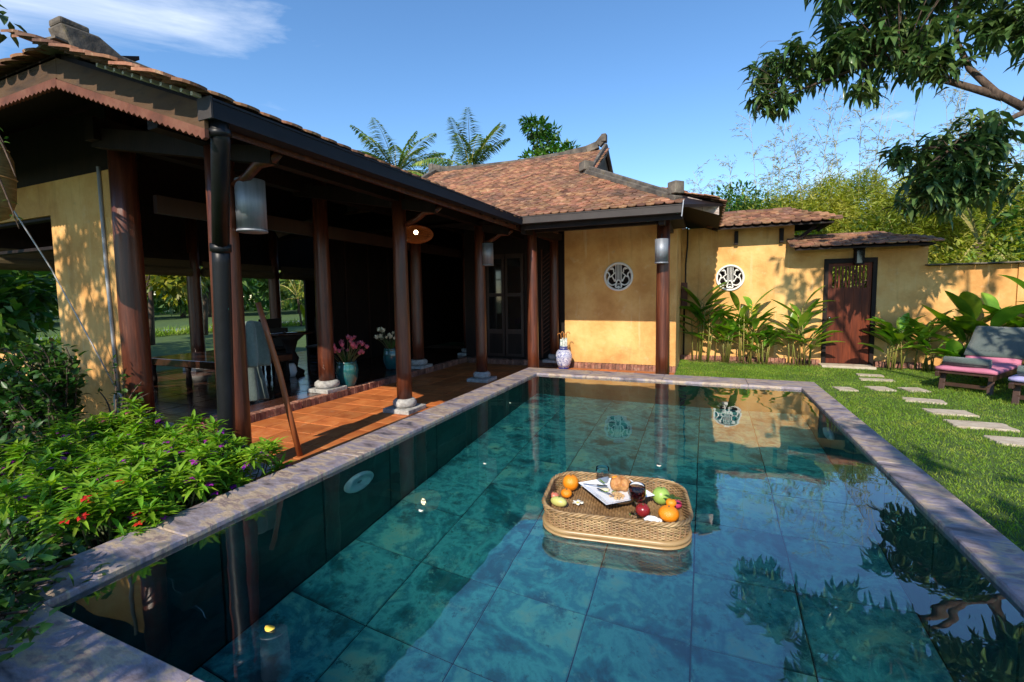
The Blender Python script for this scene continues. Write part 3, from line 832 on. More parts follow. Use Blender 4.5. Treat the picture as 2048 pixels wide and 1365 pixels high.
for s_ in (.08, .0):
    q = MB(); q.beam((-1.985 + s_ * .3, 8.5 + 2.2 * s_, 3.74), (-1.985 + s_ * .3, 9.9, 4.60 - 1.6 * s_), .05, .10 if s_ == 0 else .05); q.beam((-1.985 + s_ * .3, 11.3 - 2.2 * s_, 3.74), (-1.985 + s_ * .3, 9.92, 4.60 - 1.6 * s_), .05, .10 if s_ == 0 else .05)
    q.build('gable_rib', m_ridge, house)
q = MB()
pts = [(xl - .1, RY, RZ + .16), (xl + .25, RY, RZ + .05), (-5, RY, RZ - .02), (-4, RY, RZ - .04), (-3, RY, RZ - .01), (-2.4, RY, RZ + .05), (-2.15, RY, RZ + .12), (-2.02, RY, RZ + .26)]
for a, c in zip(pts[:-1], pts[1:]): q.beam(Vector(a) + Vector((0, 0, .02)), Vector(c) + Vector((0, 0, .02)), .12, .15)
q.box((-2.02, RY, RZ + .26), (.10, .16, .16)); q.box((xl - .1, RY, RZ + .14), (.12, .16, .22)); q.build('ridge', m_ridge, house, bevel=.01)
q = MB()
q.beam((-2.05, 8.46, 3.73), (-.36, EY + .06, 2.76), .14, .08); q.beam((-2.05, 8.46, 3.80), (-.42, EY + .12, 2.83), .075, .085)
q.box((-.40, EY + .10, 2.92), (.16, .16, .17), rz=.78); q.box((-2.06, 8.46, 3.82), (.2, .2, .16), rz=.78); q.build('hip_ridge', m_ridge, house, bevel=.012)
q = MB(); q.beam((-6.3, 8.5, 3.80), (-8.0, EY, 2.75), .16, .14); q.beam((-6.27, 8.5, 3.78), (-6.2, 9.9, 4.58), .12, .10); q.build('hip_ridge', m_ridge, house, bevel=.012)
# grey boards closing the side eave
for k, (z0, z1) in enumerate(((0, .075), (.08, .15))):
    for xa, xb in ((-.27, -.06), (-.055, .17)):
        za, zb = 2.93 - .36 * (xa + .27) - z0, 2.93 - .36 * (xb + .27) - z0
        q = MB(); h = z1 - z0
        q.add([(xa, 7.58, za - h), (xb, 7.58, zb - h), (xb, 7.58, zb), (xa, 7.58, za), (xa, 7.60, za - h), (xb, 7.60, zb - h), (xb, 7.60, zb), (xa, 7.60, za)],
              [(0, 1, 2, 3), (5, 4, 7, 6), (3, 2, 6, 7), (0, 4, 5, 1), (1, 5, 6, 2), (0, 3, 7, 4)])
        q.build('eave_board', m_white_board, house)

# ---- walls
def wall_round(x0, x1, z0, z1, y, th, cx, cz, r, nm, m, parent):
    """a wall facing -y with a blind round recess"""
    n = 64; q = MB()
    cs, bs = [], []
    for i in range(n):
        a = 2 * PI * (i + .5) / n
        dx, dz = math.cos(a), math.sin(a)
        t = min(((x1 - cx) / dx) if dx > 1e-6 else 1e9, ((x0 - cx) / dx) if dx < -1e-6 else 1e9, ((z1 - cz) / dz) if dz > 1e-6 else 1e9, ((z0 - cz) / dz) if dz < -1e-6 else 1e9)
        cs.append((cx + r * dx, y, cz + r * dz)); bs.append((cx + t * dx, y, cz + t * dz))
    # exact corners
    for X, Z in ((x0, z0), (x0, z1), (x1, z0), (x1, z1)):
        k = min(range(n), key=lambda i: (bs[i][0] - X) ** 2 + (bs[i][2] - Z) ** 2); bs[k] = (X, y, Z)
    q.add(cs + bs, [(i, n + i, n + (i + 1) % n, (i + 1) % n) for i in range(n)])
    q.add(cs + [(p[0], y + th * .6, p[2]) for p in cs], [(i, (i + 1) % n, n + (i + 1) % n, n + i) for i in range(n)] )
    q.cur = 1; q.add([(p[0], y + th * .6, p[2]) for p in cs], [tuple(range(n))[::-1]]); q.cur = 0  # dark back sheet stands in for the shade inside the opening
    q.add([(x0, y, z0), (x1, y, z0), (x1, y, z1), (x0, y, z1), (x0, y + th, z0), (x1, y + th, z0), (x1, y + th, z1), (x0, y + th, z1)],
          [(5, 4, 7, 6), (3, 2, 6, 7), (0, 4, 5, 1), (1, 5, 6, 2), (0, 3, 7, 4)])
    return q.build(nm, [m, m_darkwood], parent)

def medallion(cx, cz, y, R, parent):
    a = MB(); n = 48
    prof = [(1.0, .0), (1.0, -.030), (.97, -.042), (.88, -.042), (.85, -.030), (.85, .03)]
    vs = [(cx + r * R * math.cos(2 * PI * j / n), y + d, cz + r * R * math.sin(2 * PI * j / n)) for r, d in prof for j in range(n)]
    k = len(prof)
    a.add(vs, [(i * n + j, (i + 1) * n + j, (i + 1) * n + (j + 1) % n, i * n + (j + 1) % n) for i in range(k - 1) for j in range(n)])
    fr = a.build('medallion', m_white, parent, True)
    t = MB()
    for i in range(5):
        xx = cx + R * (-.19 + i * .098)
        t.bb((xx - .018 * R, y - .012, cz - .22 * R), (xx + .018 * R, y + .018, cz + .845 * R))
    t.build('string_bars', m_white, fr)
    t = MB()
    def cv(ps, r):
        for s in (-1, 1):
            P = [Vector((cx + s * p[0] * R, y + .003, cz + p[1] * R)) for p in ps]
            Q = []
            for i in range(len(P) - 1):                # Catmull-Rom
                p0, p1, p2, p3 = P[max(i - 1, 0)], P[i], P[i + 1], P[min(i + 2, len(P) - 1)]
                for j in range(4):
                    u = j / 4
                    Q.append(.5 * (2 * p1 + (p2 - p0) * u + (2 * p0 - 5 * p1 + 4 * p2 - p3) * u * u + (3 * p1 - p0 - 3 * p2 + p3) * u ** 3))
            t.tube(Q + [P[-1]], r * R, 6)
    cv([(.60, .52), (.45, .62), (.34, .50), (.33, .33), (.27, .27), (.36, .18), (.50, .05), (.62, -.02)], .045)
    cv([(.80, .32), (.70, .28), (.62, .12), (.68, -.05), (.74, -.28), (.62, -.48), (.42, -.57), (.18, -.48), (.12, -.30), (.0, -.22)], .055)
    cv([(.52, .06), (.42, .0), (.34, -.16), (.25, -.24)], .05)
    cv([(.70, -.42), (.78, -.52)], .05); cv([(.10, -.50), (0, -.50)], .03); cv([(.16, -.52), (.20, -.70), (.08, -.74), (.0, -.64)], .06); cv([(.0, -.72), (.0, -.9)], .05)
    for s in (-1, 1):
        t.ball((cx + s * .25 * R, y, cz - .26 * R), .09 * R, 10, 6); t.ball((cx + s * .45 * R, y, cz + .56 * R), .085 * R, 10, 6)
    t.build('lyre_tracery', m_white, fr, True)

wall_round(-2.62, -.49, FZ, 2.95, 8.93, .2, -1.545, 1.80, .235, 'front_wall', m_ochre, house)
medallion(-1.545, 1.80, 8.935, .278, house)
b = MB(); b.bb((-.492, 8.9305, 0), (-.70, 10.74, 2.95)); b.build('side_wall', m_ochre, house)
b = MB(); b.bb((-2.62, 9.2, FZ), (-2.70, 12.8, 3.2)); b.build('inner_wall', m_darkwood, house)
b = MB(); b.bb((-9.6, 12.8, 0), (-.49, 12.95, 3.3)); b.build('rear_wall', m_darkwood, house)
b = MB(); b.bb((-.55, 6.9, 2.64), (-.35, 8.93, 2.70)); b.build('beam', m_darkwood, house)
# front wall on the left with its window opening
b = MB()
yw = 2.75
for x0, x1, z0, z1 in ((-6.75, -5.47, 0, 2.78), (-9.6, -6.75, 0, .82), (-9.6, -6.75, 2.42, 2.78), (-9.6, -9.2, .82, 2.42)):
    b.bb((x0, yw, z0), (x1, yw + .16, z1))
b.build('front_wall', m_ochre, house)
b = MB(); b.bb((-12.4, yw + .02, 2.782), (-5.3, yw + .12, 3.42)); b.build('sky_gap_panel', m_darkwood, house)  # dark sheet added over a sky gap, standing in for black shade
b = MB(); b.bb((-9.95, YF + .1, 2.3), (-9.9, 4.4, 4.2)); b.build('sky_gap_panel', m_darkwood, house)  # added to shut the sky out of the hall's open end
b = MB()
b.bb((-6.79, yw + .03, .82), (-6.752, yw + .12, 2.42)); b.bb((-9.2, yw + .03, .822), (-6.79, yw + .12, .855)); b.bb((-9.2, yw + .03, 2.385), (-6.79, yw + .12, 2.418)); b.bb((-9.2, yw + .03, 2.05), (-6.79, yw + .10, 2.085))
b.build('window_frame', m_darkwood, house)
# hall partition with carved slits and the panelled doors of the wing
b = MB()
for y0, y1 in ((6.95, 9.70), (9.78, 10.02), (10.1, 12.8)): b.bb((-7.05, y0, FZ), (-7.0, y1, 3.6))
b.build('partition', m_darkwood, house)
for yy in (7.5, 8.2, 8.9, 9.6):
    b = MB(); b.bb((-6.995, yy - .02, FZ), (-6.96, yy + .02, 3.2)); b.build('partition_stile', m_innerwood, house)
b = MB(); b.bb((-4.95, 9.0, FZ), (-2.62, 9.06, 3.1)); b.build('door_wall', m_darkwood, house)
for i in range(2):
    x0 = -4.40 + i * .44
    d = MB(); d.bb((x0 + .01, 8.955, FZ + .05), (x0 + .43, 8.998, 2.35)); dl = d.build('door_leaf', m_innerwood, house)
    for z0, z1 in ((.75, 1.45), (1.52, 2.25)):
        q = MB(); q.bb((x0 + .07, 8.948, z0), (x0 + .37, 8.9545, z1)); q.build('pane', m_pane, dl)
    q = MB(); q.bb((x0 + .07, 8.945, .22), (x0 + .37, 8.9545, .65)); q.build('panel', m_darkwood, dl)
sc_ = MB()                                            # fretwork screen beside the wing wall
for i in range(24):
    z = .25 + i * .085
    sc_.beam((-3.10, 8.94, z), (-2.93, 8.94, z + .13), .018, .016, up=(0, 1, 0))
sc_.bb((-3.12, 8.92, .16), (-3.10, 8.96, 2.4)); sc_.bb((-2.93, 8.92, .16), (-2.91, 8.96, 2.4))
sc_.build('fretwork_screen', m_wood, house)
# far side of the hall: lintel and rolled blinds
b = MB(); b.bb((-9.08, 2.5, 2.12), (-8.94, 12.8, 2.34)); b.bb((-9.05, 2.5, 2.34), (-8.98, 12.8, 3.1)); b.build('lintel', m_darkwood, house)
for y0, y1 in ((2.75, 3.8), (4.0, 5.56), (5.8, 7.32), (7.56, 9.1)):
    q = MB(); q.tube([(-8.9, y0, 1.99), (-8.9, y1, 1.99)], .085, 12); q.bb((-8.91, y0, 2.0), (-8.89, y1, 2.2)); q.build('rolled_blind', m_blind, house)
b = MB(); b.bb((-9.04, 8.3, FZ), (-8.98, 12.8, 2.3)); b.build('far_wall', m_darkwood, house)

# ------------------------------------------------------------------ garden wall, in three steps
GY, GT = 10.74, .22
gw1 = thing('garden_wall', 'tall ochre garden wall with round white lyre window between house and door', 'wall', (.6, GY, 0), 'garden wall sections')
wall_round(-.70, 1.63, 0, 2.86, GY, GT, .479, 1.78, .235, 'wall', m_ochre, gw1)
medallion(.479, 1.78, GY + .005, .278, gw1)
gw2 = thing('garden_wall', 'middle ochre garden wall around the wooden door under a tiled cap', 'wall', (2.7, GY, 0), 'garden wall sections')
DX0, DX1, DH = 2.155, 3.005, 2.10
b = MB(); b.bb((1.632, GY + .012, 0), (DX0, GY + GT, 2.36)); b.bb((DX1, GY + .012, 0), (3.76, GY + GT, 2.36)); b.bb((DX0, GY + .012, DH), (DX1, GY + GT, 2.36))
b.build('wall', m_ochre, gw2)
gw3 = thing('garden_wall', 'low ochre garden wall capped with dark flat tiles behind the sun loungers', 'wall', (8, GY, 0), 'garden wall sections')
b = MB(); b.bb((3.762, GY + .03, 0), (16, GY + GT, 1.90)); b.bb((5.0, GY + .0, 0), (5.26, GY + .03, 1.92)); b.build('wall', m_ochre, gw3)
x = 3.72
while x < 8:
    q = MB(); q.box((x + .12, GY + .11, 1.925), (.24 - .006, .44, .022), M=Matrix.Rotation(random.uniform(-.03, .03), 3, 'Y')); q.build('cap_tile', m_ridge, gw3); x += .24
for gwx, x0, x1 in ((gw1, -.48, 1.60), (gw2, 1.64, 2.14), (gw2, 3.02, 3.75)):
    x = x0
    while x < x1 - .05:                               # row of bricks at the foot
        piece('foot_brick', bm2, Matrix.Translation((x + .03, GY - .02, .11)) @ Matrix.Rotation(random.uniform(-.04, .04), 4, 'Z'), gwx); x += .07

def cap_roof(parent, x0, x1, xr0, xr1, ze, zr, yf, yb_, yr, tipx, ns):
    """small roof over a wall: front slope, back slope and a hipped right end"""
    fr_ = slab([(x0, yf, ze), (tipx, yf, ze), (xr1, yr, zr), (xr0, yr, zr)], .03, 'cap_roof', m_darkwood, parent)
    slab([(x0, yb_, ze), (xr0, yr, zr - .004), (xr1, yr, zr - .004), (tipx, yb_, ze)], .03, 'cap_roof', m_darkwood, parent)
    slab([(tipx, yf + .002, ze + .002), (tipx, yb_ - .002, ze + .002), (xr1, yr, zr + .002)], .03, 'cap_roof', m_darkwood, parent)
    vv = Vector((0, yr - yf, zr - ze)); vL = vv.length
    def ins(u, v):
        f = v / vL; xx = x0 + u
        return x0 + (xr0 - x0) * f - .05 <= xx <= tipx + (xr1 - tipx) * f + .04
    tile_roof(fr_, (x0, yf - .03, ze + .01), (1, 0, 0), vv, tipx - x0, vL, ins, n_single=ns, exp=.082, jit=1.5)
    q = MB()
    n = int((xr1 - xr0) / .15)
    for i in range(n): q.box((xr0 + .075 + i * .15, yr, zr + .035 + random.uniform(-.004, .006)), (.145, .17, .035), M=Matrix.Rotation(random.uniform(-.05, .05), 3, 'Y'))
    m = 6
    for i in range(m):
        t = (i + .5) / m
        q.box((xr1 + (tipx - xr1) * t, yr + (yf - yr) * t, zr + (ze - zr) * t + .045), (.17, .14, .03), rz=-.7)
    q.build('ridge_tiles', m_tile, parent, bevel=.006)
cap_roof(gw1, .10, 2.05, .22, 1.56, 2.775, 3.07, 10.30, 11.3, 10.80, 2.20, 120)
cap_roof(gw2, 1.58, 3.60, 1.62, 3.06, 2.285, 2.50, 10.30, 11.3, 10.80, 3.70, 130)
for parent, xs, z in ((gw1, (.58, 1.40), 2.60), ):
    for xx in xs:
        q = MB(); q.bb((xx - .035, GY - .09, z - .14), (xx + .035, GY + .004, z + .14)); q.build('bracket', m_darkwood, parent)
q = MB(); q.beam((2.03, GY + .05, 2.66), (2.15, GY + .05, 2.80), .06, .05); q.beam((1.66, GY - .1, 2.48), (1.95, GY - .25, 2.74), .05, .06); q.build('bracket', m_darkwood, gw1)

# ---- garden door
door = thing('garden_door', 'red brown wooden door with a barred slot in the garden wall', 'door', (2.58, GY, 0))
q = MB(); q.bb((DX0 + .002, GY - .03, 0), (DX0 + .07, GY + .12, DH - .002)); q.bb((DX1 - .07, GY - .03, 0), (DX1 - .002, GY + .12, DH - .002)); q.bb((DX0 + .07, GY - .028, DH - .09), (DX1 - .07, GY + .12, DH - .004))
q.build('door_frame', m_darkwood, door)
lx0, lx1 = DX0 + .075, DX1 - .075
slz0, slz1 = 1.53, 1.95
npl = 5
wv = (lx1 - lx0) / npl
for i in range(npl):
    q = MB(); q.bb((lx0 + i * wv + .0015, GY + .01, .04), (lx0 + (i + 1) * wv - .0015, GY + .05, slz0)); q.build('door_plank', m_door, door)
q = MB(); q.bb((lx0, GY + .011, slz0 + .001), (lx0 + .07, GY + .05, DH - .095)); q.bb((lx1 - .07, GY + .011, slz0 + .001), (lx1, GY + .05, DH - .095)); q.bb((lx0 + .07, GY + .0112, slz1), (lx1 - .07, GY + .05, DH - .095)); q.build('door_rail', m_door, door)
nb = 10
for i in range(nb - 1):
    xx = lx0 + .07 + (lx1 - lx0 - .14) * (i + 1) / nb
    q = MB(); q.bb((xx - .016, GY + .018, slz0 + .001), (xx + .016, GY + .042, slz1 - .001)); q.build('slot_bar', m_door, door)
q = MB(); q.lathe([(.016, 0), (.016, .03), (.03, .045), (.03, .065), (.0, .075)], 14)
T = Matrix.Translation((2.262, GY + .012, .94)) @ Matrix.Rotation(PI / 2, 4, 'X'); q.v = [tuple(T @ Vector(v)) for v in q.v]; q.build('door_knob', m_steel, door, True)
lam = thing('door_lamp', 'small dark wooden lamp above the garden door', 'lamp', (2.69, GY, 2.15))
q = MB()
for sx in (-.06, .06):
    for sy in (-.06, .06): q.bb((2.69 + sx - .012, GY - .10 + sy - .012, 1.99), (2.69 + sx + .012, GY - .10 + sy + .012, 2.26))
q.bb((2.61, GY - .18, 2.26), (2.77, GY - .001, 2.285)); q.bb((2.62, GY - .17, 1.97), (2.76, GY - .03, 1.99)); q.build('frame', m_darkwood, lam)
q = MB(); q.bb((2.645, GY - .145, 1.995), (2.735, GY - .055, 2.255)); q.build('pane', m_pane, lam)
q = MB(); q.box((2.52, GY - .24, .02), (.86, .36, .05)); stp = q.build('doorstep', m_paver, None, bevel=.01); tag(stp, 'flat sandstone step at the foot of the garden door', 'step')

bx = thing('meter_box', 'red brown metal box with cables on the inner corner of the garden wall', 'electric box', (-.43, GY, 1.4))
q = MB(); q.bb((-.485, GY - .09, 1.18), (-.36, GY - .003, 1.70)); q.build('box', m_box, bx, bevel=.006)
q = MB(); q.tube([(-.40, GY - .03, 1.70), (-.40, GY - .03, 2.1), (-.37, GY - .03, 2.5), (-.37, GY - .03, 2.92)], .016, 6); q.tube([(-.42, GY - .03, 1.18), (-.42, GY - .03, .02)], .02, 6); q.build('cable', m_black, bx)

# ------------------------------------------------------------------ stepping stones
names = ['nearest the door', 'second from the door', 'lying alone beside the pool corner', 'of a touching pair, the left one', 'of a touching pair, the right one',
         'just past the touching pair', 'middle one of the path past the loungers', 'second nearest at the right edge', 'nearest and cut by the right edge']
stones = [(2.60, 9.52, .46, .24, 0), (2.62, 9.06, .56, .22, -.05), (1.95, 8.05, .30, .30, .1), (2.40, 8.24, .34, .34, .3), (2.80, 8.30, .34, .34, .2), (2.68, 7.50, .52, .28, -.04), (2.66, 6.86, .52, .30, .03), (2.70, 6.30, .62, .34, -.03), (2.82, 5.72, .66, .34, .02)]
for (x, y, sx, sy, rz), nm in zip(stones, names):
    q = MB(); k = 9; pts = []
    for i in range(k * 4):
        s, t = divmod(i, k); t = t / k * 2 - 1
        p = [(t, -1), (1, t), (-t, 1), (-1, -t)][s]
        pts.append((p[0] * .92 * sx / 2 * random.uniform(.93, 1.02), p[1] * sy / 2 * random.uniform(.92, 1.02)))
    n = len(pts)
    q.add([(a * .985, c * .985, .022) for a, c in pts] + [(a, c, .014) for a, c in pts] + [(a, c, -.03) for a, c in pts], [tuple(range(n))] + [(i + n, (i + 1) % n + n, (i + 1) % n, i) for i in range(n)] + [(i + 2 * n, (i + 1) % n + 2 * n, (i + 1) % n + n, i + n) for i in range(n)])
    o = q.build('stepping_stone', m_paver); o.location = (x + random.uniform(-.03, .03), y, 0); o.rotation_euler = (0, 0, rz + random.uniform(-.08, .08)); o.scale = (.88, .86, 1)
    tag(o, 'sandstone stepping stone in the lawn, ' + nm, 'stepping stone', 'stepping stones in the lawn')

# ------------------------------------------------------------------ sun loungers
def lounger(name, label, loc, rz, cush, backcover, towel_label, towelmat, lettering=None):
    """foot end at the origin, length along +x, width along y"""
    t = thing(name, label, 'sun lounger', loc, 'sun loungers by the garden wall', local=True, rz=rz)
    Lh, Wd = 1.22, .60
    for y in (-Wd / 2 + .025, Wd / 2 - .025):
        q = MB(); q.beam((-.06, y, .25), (1.9, y, .27), .045, .07); q.build('side_rail', m_lounger, t, bevel=.005)
    for x, dx in ((.12, -.06), (1.55, .10)):
        for y in (-Wd / 2 + .05, Wd / 2 - .05):
            q = MB(); q.beam((x + dx, y, .0), (x, y, .24), .035, .065, up=(0, 1, 0)); q.build('leg', m_lounger, t, bevel=.004)
        q = MB(); q.beam((x + dx * .6, -Wd / 2 + .06, .10), (x + dx * .6, Wd / 2 - .06, .10), .03, .05); q.build('stretcher', m_lounger, t)
    for i in range(8):
        q = MB(); x = .02 + i * .15; q.beam((x, -Wd / 2 + .04, .275), (x, Wd / 2 - .04, .275), .07, .02); q.build('slat', m_lounger, t)
    # seat cushion, sagging a little between its seams
    def pad(n, m, L_, W_, h, M):
        vs, fs = [], []
        for k in (0, 1):
            for i in range(n + 1):
                for j in range(m + 1):
                    u, v = i / n, j / m
                    e = min(u, 1 - u) * n, min(v, 1 - v) * m
                    rnd_ = min(1, min(e) * .9)
                    z = h * (.5 + (.5 if k else -.5) * (.55 + .45 * rnd_)) + (.008 * math.sin(9 * u) * math.sin(7 * v + 2 * u) if k else 0)
                    vs.append(M @ Vector((u * L_, (v - .5) * W_, z)))
        N = (n + 1) * (m + 1)
        for k in (0, 1):
            for i in range(n):
                for j in range(m):
                    a = k * N + i * (m + 1) + j
                    f = (a, a + m + 1, a + m + 2, a + 1)
                    fs.append(f if k else f[::-1])
        edge = [i * (m + 1) for i in range(n + 1)] + [n * (m + 1) + j for j in range(1, m + 1)] + [i * (m + 1) + m for i in range(n - 1, -1, -1)] + [j for j in range(m - 1, 0, -1)]
        for a, c in zip(edge, edge[1:] + edge[:1]): fs.append((a, c, c + N, a + N))
        return MB().add(vs, fs)
    pad(14, 8, Lh, Wd + .03, .075, Matrix.Translation((.02, 0, .285))).build('seat_cushion', cush, t, True)
    A = math.radians(38)
    BM = Matrix.Translation((Lh + .02, 0, .30)) @ Matrix.Rotation(-A, 4, 'Y')
    q = MB()
    for y in (-Wd / 2 + .03, Wd / 2 - .03): q.beam(BM @ Vector((0, y, -.02)), BM @ Vector((.74, y, -.02)), .04, .04)
    q.beam((Lh + .50, 0, .27), BM @ Vector((.45, 0, -.03)), .04, .03); q.build('backrest_frame', m_lounger, t)
    pad(10, 8, .76, Wd + .01, .07, BM).build('back_cushion', cush, t, True)
    bc = pad(12, 8, .70, Wd + .05, .035, BM @ Matrix.Translation((.09, 0, .062))).build('towel_cover', backcover, t, True)
    q = MB()
    for i in range(9):                                # worn embroidery, no longer readable
        yy = .2 - i * .045
        q.beam(BM @ Vector((.185, yy, .0985)), BM @ Vector((.185 + random.uniform(.012, .03), yy - .02, .0985)), .006, .002)
    q.build('embroidery', m_thread, bc)
    # rolled towel lying on the foot end: a thing of its own
    r = .062
    rt = thing('rolled_towel', towel_label, 'towel', (0, 0, 0), 'rolled towels on the loungers', local=True)
    Mw = Matrix.Translation(loc) @ Matrix.Rotation(rz, 4, 'Z')
    rt.matrix_basis = Mw @ Matrix.Translation((.17, .02, .36 + r))
    q = MB()
    n = 44; sp = []
    for i in range(n):
        a = i / n * 2 * PI * 2.6; rr = r * (.22 + .78 * i / n)
        sp.append((rr * math.cos(a), rr * math.sin(a)))
    hw = .24
    q.add([(x, -hw, z) for x, z in sp] + [(x, hw, z) for x, z in sp], [(i, i + 1, n + i + 1, n + i) for i in range(n - 1)])
    o = q.build('towel_roll', towelmat, rt, True)
    sm = o.modifiers.new('thickness', 'SOLIDIFY'); sm.thickness = .014
    if lettering:
        q = MB()
        for i, ch in enumerate(lettering):
            y0 = .19 - i * .052
            segs = {'M': [((0, 0), (0, 1)), ((0, 1), (.5, .4)), ((.5, .4), (1, 1)), ((1, 1), (1, 0))], 'A': [((0, 0), (.5, 1)), ((.5, 1), (1, 0)), ((.25, .4), (.75, .4))],
                    'N': [((0, 0), (0, 1)), ((0, 1), (1, 0)), ((1, 0), (1, 1))]}[ch]
            for (a0, z0), (a1, z1) in segs:
                def P(a, z):
                    an = math.radians(150 + 25 * (z - .5)); return Vector((math.cos(an) * (r + .009), y0 - a * .032, math.sin(an) * (r + .009)))
                q.beam(P(a0, z0), P(a1, z1), .006, .002)
        q.build('embroidery', m_thread, o)
    return t
LRZ = math.atan2(.811, .585)
lounger('sun_lounger', 'dark wooden sun lounger with a pink cushion and green towel over its backrest', (3.36, 8.28, 0), LRZ, m_pinkcloth, m_greytowel, 'rolled dark green towel lying on the pink lounger cushion', m_greytowel)
lounger('sun_lounger', 'sun lounger with a lilac cushion cut off by the right edge', (3.78, 7.46, 0), LRZ, m_lilac, m_greytowel, 'rolled green towel with dark letters lying on the lilac lounger cushion', m_towel, 'MANA')

# ------------------------------------------------------------------ lamps, ropes, stick and towels on the veranda
def drum_lamp(label, x, y, z0, z1, r, hook):
    t = thing('drum_lamp', label, 'lamp', (x, y, z0), 'zinc drum lamps on the columns')
    q = MB(); q.lathe([(r - .004, z0 + .004), (r, z0), (r, z1), (r - .004, z1), (r - .006, z1 - .002)], 32, (x, y, 0)); q.lathe([(r - .007, z1 - .01), (0.0, z1 - .01)], 32, (x, y, 0)); q.build('drum', m_zinc, t, True)
    q = MB(); q.lathe([(r + .003, z0 + .002), (r + .004, z0 + .008), (r + .003, z0 + .016)], 32, (x, y, 0)); q.build('rim', m_zinc, t, True)
    q = MB(); q.tube([(x, y, z1 - .01), (x, y, z1 + .07), hook], .006, 6); q.build('hanger', m_black, t)
drum_lamp('zinc drum lamp hanging on the front veranda column behind the downpipe', -3.33, 2.58, 1.98, 2.385, .108, (-3.43, 2.5, 2.46))
drum_lamp('zinc drum lamp in shade on the third veranda column', -3.36, 6.92, 1.965, 2.335, .095, (-3.44, 6.91, 2.42))
drum_lamp('zinc drum lamp on the post in front of the ochre wall', -.60, 7.07, 1.90, 2.255, .094, (-.595, 7.18, 2.34))

pend = thing('pendant_lamp', 'lit flat oval rattan pendant lamp hanging under the veranda roof', 'lamp', (-4.12, 5.97, 2.41))
q = MB(); c = (-4.12, 5.97, 2.42)
for i in range(72):                                   # ribs of an open shade
    a = 2 * PI * i / 72
    q.tube([(c[0] + .262 * math.sin(t) * math.cos(a), c[1] + .262 * math.sin(t) * math.sin(a), c[2] + .135 * math.cos(t)) for t in [.22 + k * (PI - .42) / 9 for k in range(10)]], .0030, 4)
for k in range(16):
    t = .22 + k * (PI - .42) / 15
    q.tube([(c[0] + .264 * math.sin(t) * math.cos(2 * PI * i / 32), c[1] + .264 * math.sin(t) * math.sin(2 * PI * i / 32), c[2] + .136 * math.cos(t)) for i in range(32)], .0034, 4, closed=True)
q.build('shade', m_lantern, pend)
q = MB(); q.ball((c[0], c[1], c[2] + .03), .035, 14, 10); q.build('bulb', m_bulb, pend, True)
q = MB(); q.tube([(c[0], c[1], c[2] + .06), (c[0], c[1], 3.1)], .006, 6); q.lathe([(.05, .125), (.055, .15), (.0, .16)], 14, c); q.build('cord', m_black, pend)

st = MB(); st.tube([(-3.395, 2.986, .016), (-3.425, 2.93, .38), (-3.46, 2.87, .80), (-3.50, 2.81, 1.12), (-3.55, 2.765, 1.42)], [.026, .025, .024, .023, .022], 12)
tag(st.build('wooden_stick', m_stickwood, None, True), 'orange brown wooden stick leaning on the front veranda column', 'stick')

def cloth(name, label, pts, w0, w1, m, th, folds, n=14):
    """a hanging cloth: pts is the middle line from top to hem"""
    q = MB(); vs = []
    k = len(pts); mcol = 16
    for i, p in enumerate(pts):
        f = i / (k - 1); w_ = w0 + (w1 - w0) * f
        for j in range(mcol + 1):
            u = j / mcol * 2 - 1
            vs.append((p[0] + math.cos(folds * u + 1.3) * th * (.3 + f) + .02 * u, p[1] + u * w_ / 2, p[2] - .015 * abs(u) * (1 - f)))
    fs = [(i * (mcol + 1) + j, i * (mcol + 1) + j + 1, (i + 1) * (mcol + 1) + j + 1, (i + 1) * (mcol + 1) + j) for i in range(k - 1) for j in range(mcol)]
    q.add(vs, fs); o = q.build(name, m, None, True)
    sm = o.modifiers.new('thickness', 'SOLIDIFY'); sm.thickness = .02; sm.offset = 0
    ss = o.modifiers.new('smooth', 'SUBSURF'); ss.levels = 1; ss.render_levels = 1
    return tag(o, label, 'towel', 'towels hung on the front column')
cloth('hanging_towel', 'sage green towel hung over a hook on the front veranda column', [(-3.62, 2.74, 1.27), (-3.60, 2.75, 1.20), (-3.59, 2.75, 1.08), (-3.58, 2.75, .96), (-3.58, 2.74, .86)], .14, .22, m_towel, .028, 6)
cloth('hanging_towel', 'dim grey green towel hanging below the sage towel', [(-3.66, 2.77, .90), (-3.66, 2.78, .80), (-3.66, 2.79, .68), (-3.66, 2.80, .54)], .09, .17, m_greytowel, .02, 5)

rp_ = MB(); rp_.tube([(-6.45, 2.25, 2.60), (-6.1, 2.45, 1.80), (-5.82, 2.60, 1.05), (-5.60, 2.70, .50)], .007, 6)
for k in range(5):
    rp_.tube([(-5.60 + .03 * k + .06 * math.cos(a), 2.69 - .01 * k, .38 + .13 * math.sin(a)) for a in [2 * PI * i / 16 for i in range(16)]], .011, 5, closed=True)
tag(rp_.build('rope', m_rope, None, True), 'pale rope running down the ochre wall to a coil at its foot', 'rope')
cn = MB(); cn.tube([(-5.72, 2.735, 2.82), (-5.715, 2.735, 1.8), (-5.66, 2.735, .1)], .017, 8)
tag(cn.build('conduit_pipe', m_conduit, None, True), 'thin grey conduit pipe fixed upright to the left ochre wall', 'pipe')
tr = thing('bamboo_trap_lantern', 'woven bamboo basket lantern hanging at the left edge under the eave', 'lantern', (-5.17, 1.72, 2.1))
q = MB(); q.lathe([(.045, -.33), (.10, -.30), (.145, -.18), (.155, 0), (.15, .15), (.11, .27), (.05, .33)], 26, (-5.17, 1.75, 2.42)); q.build('basketry', m_trap, tr, True)
q = MB()
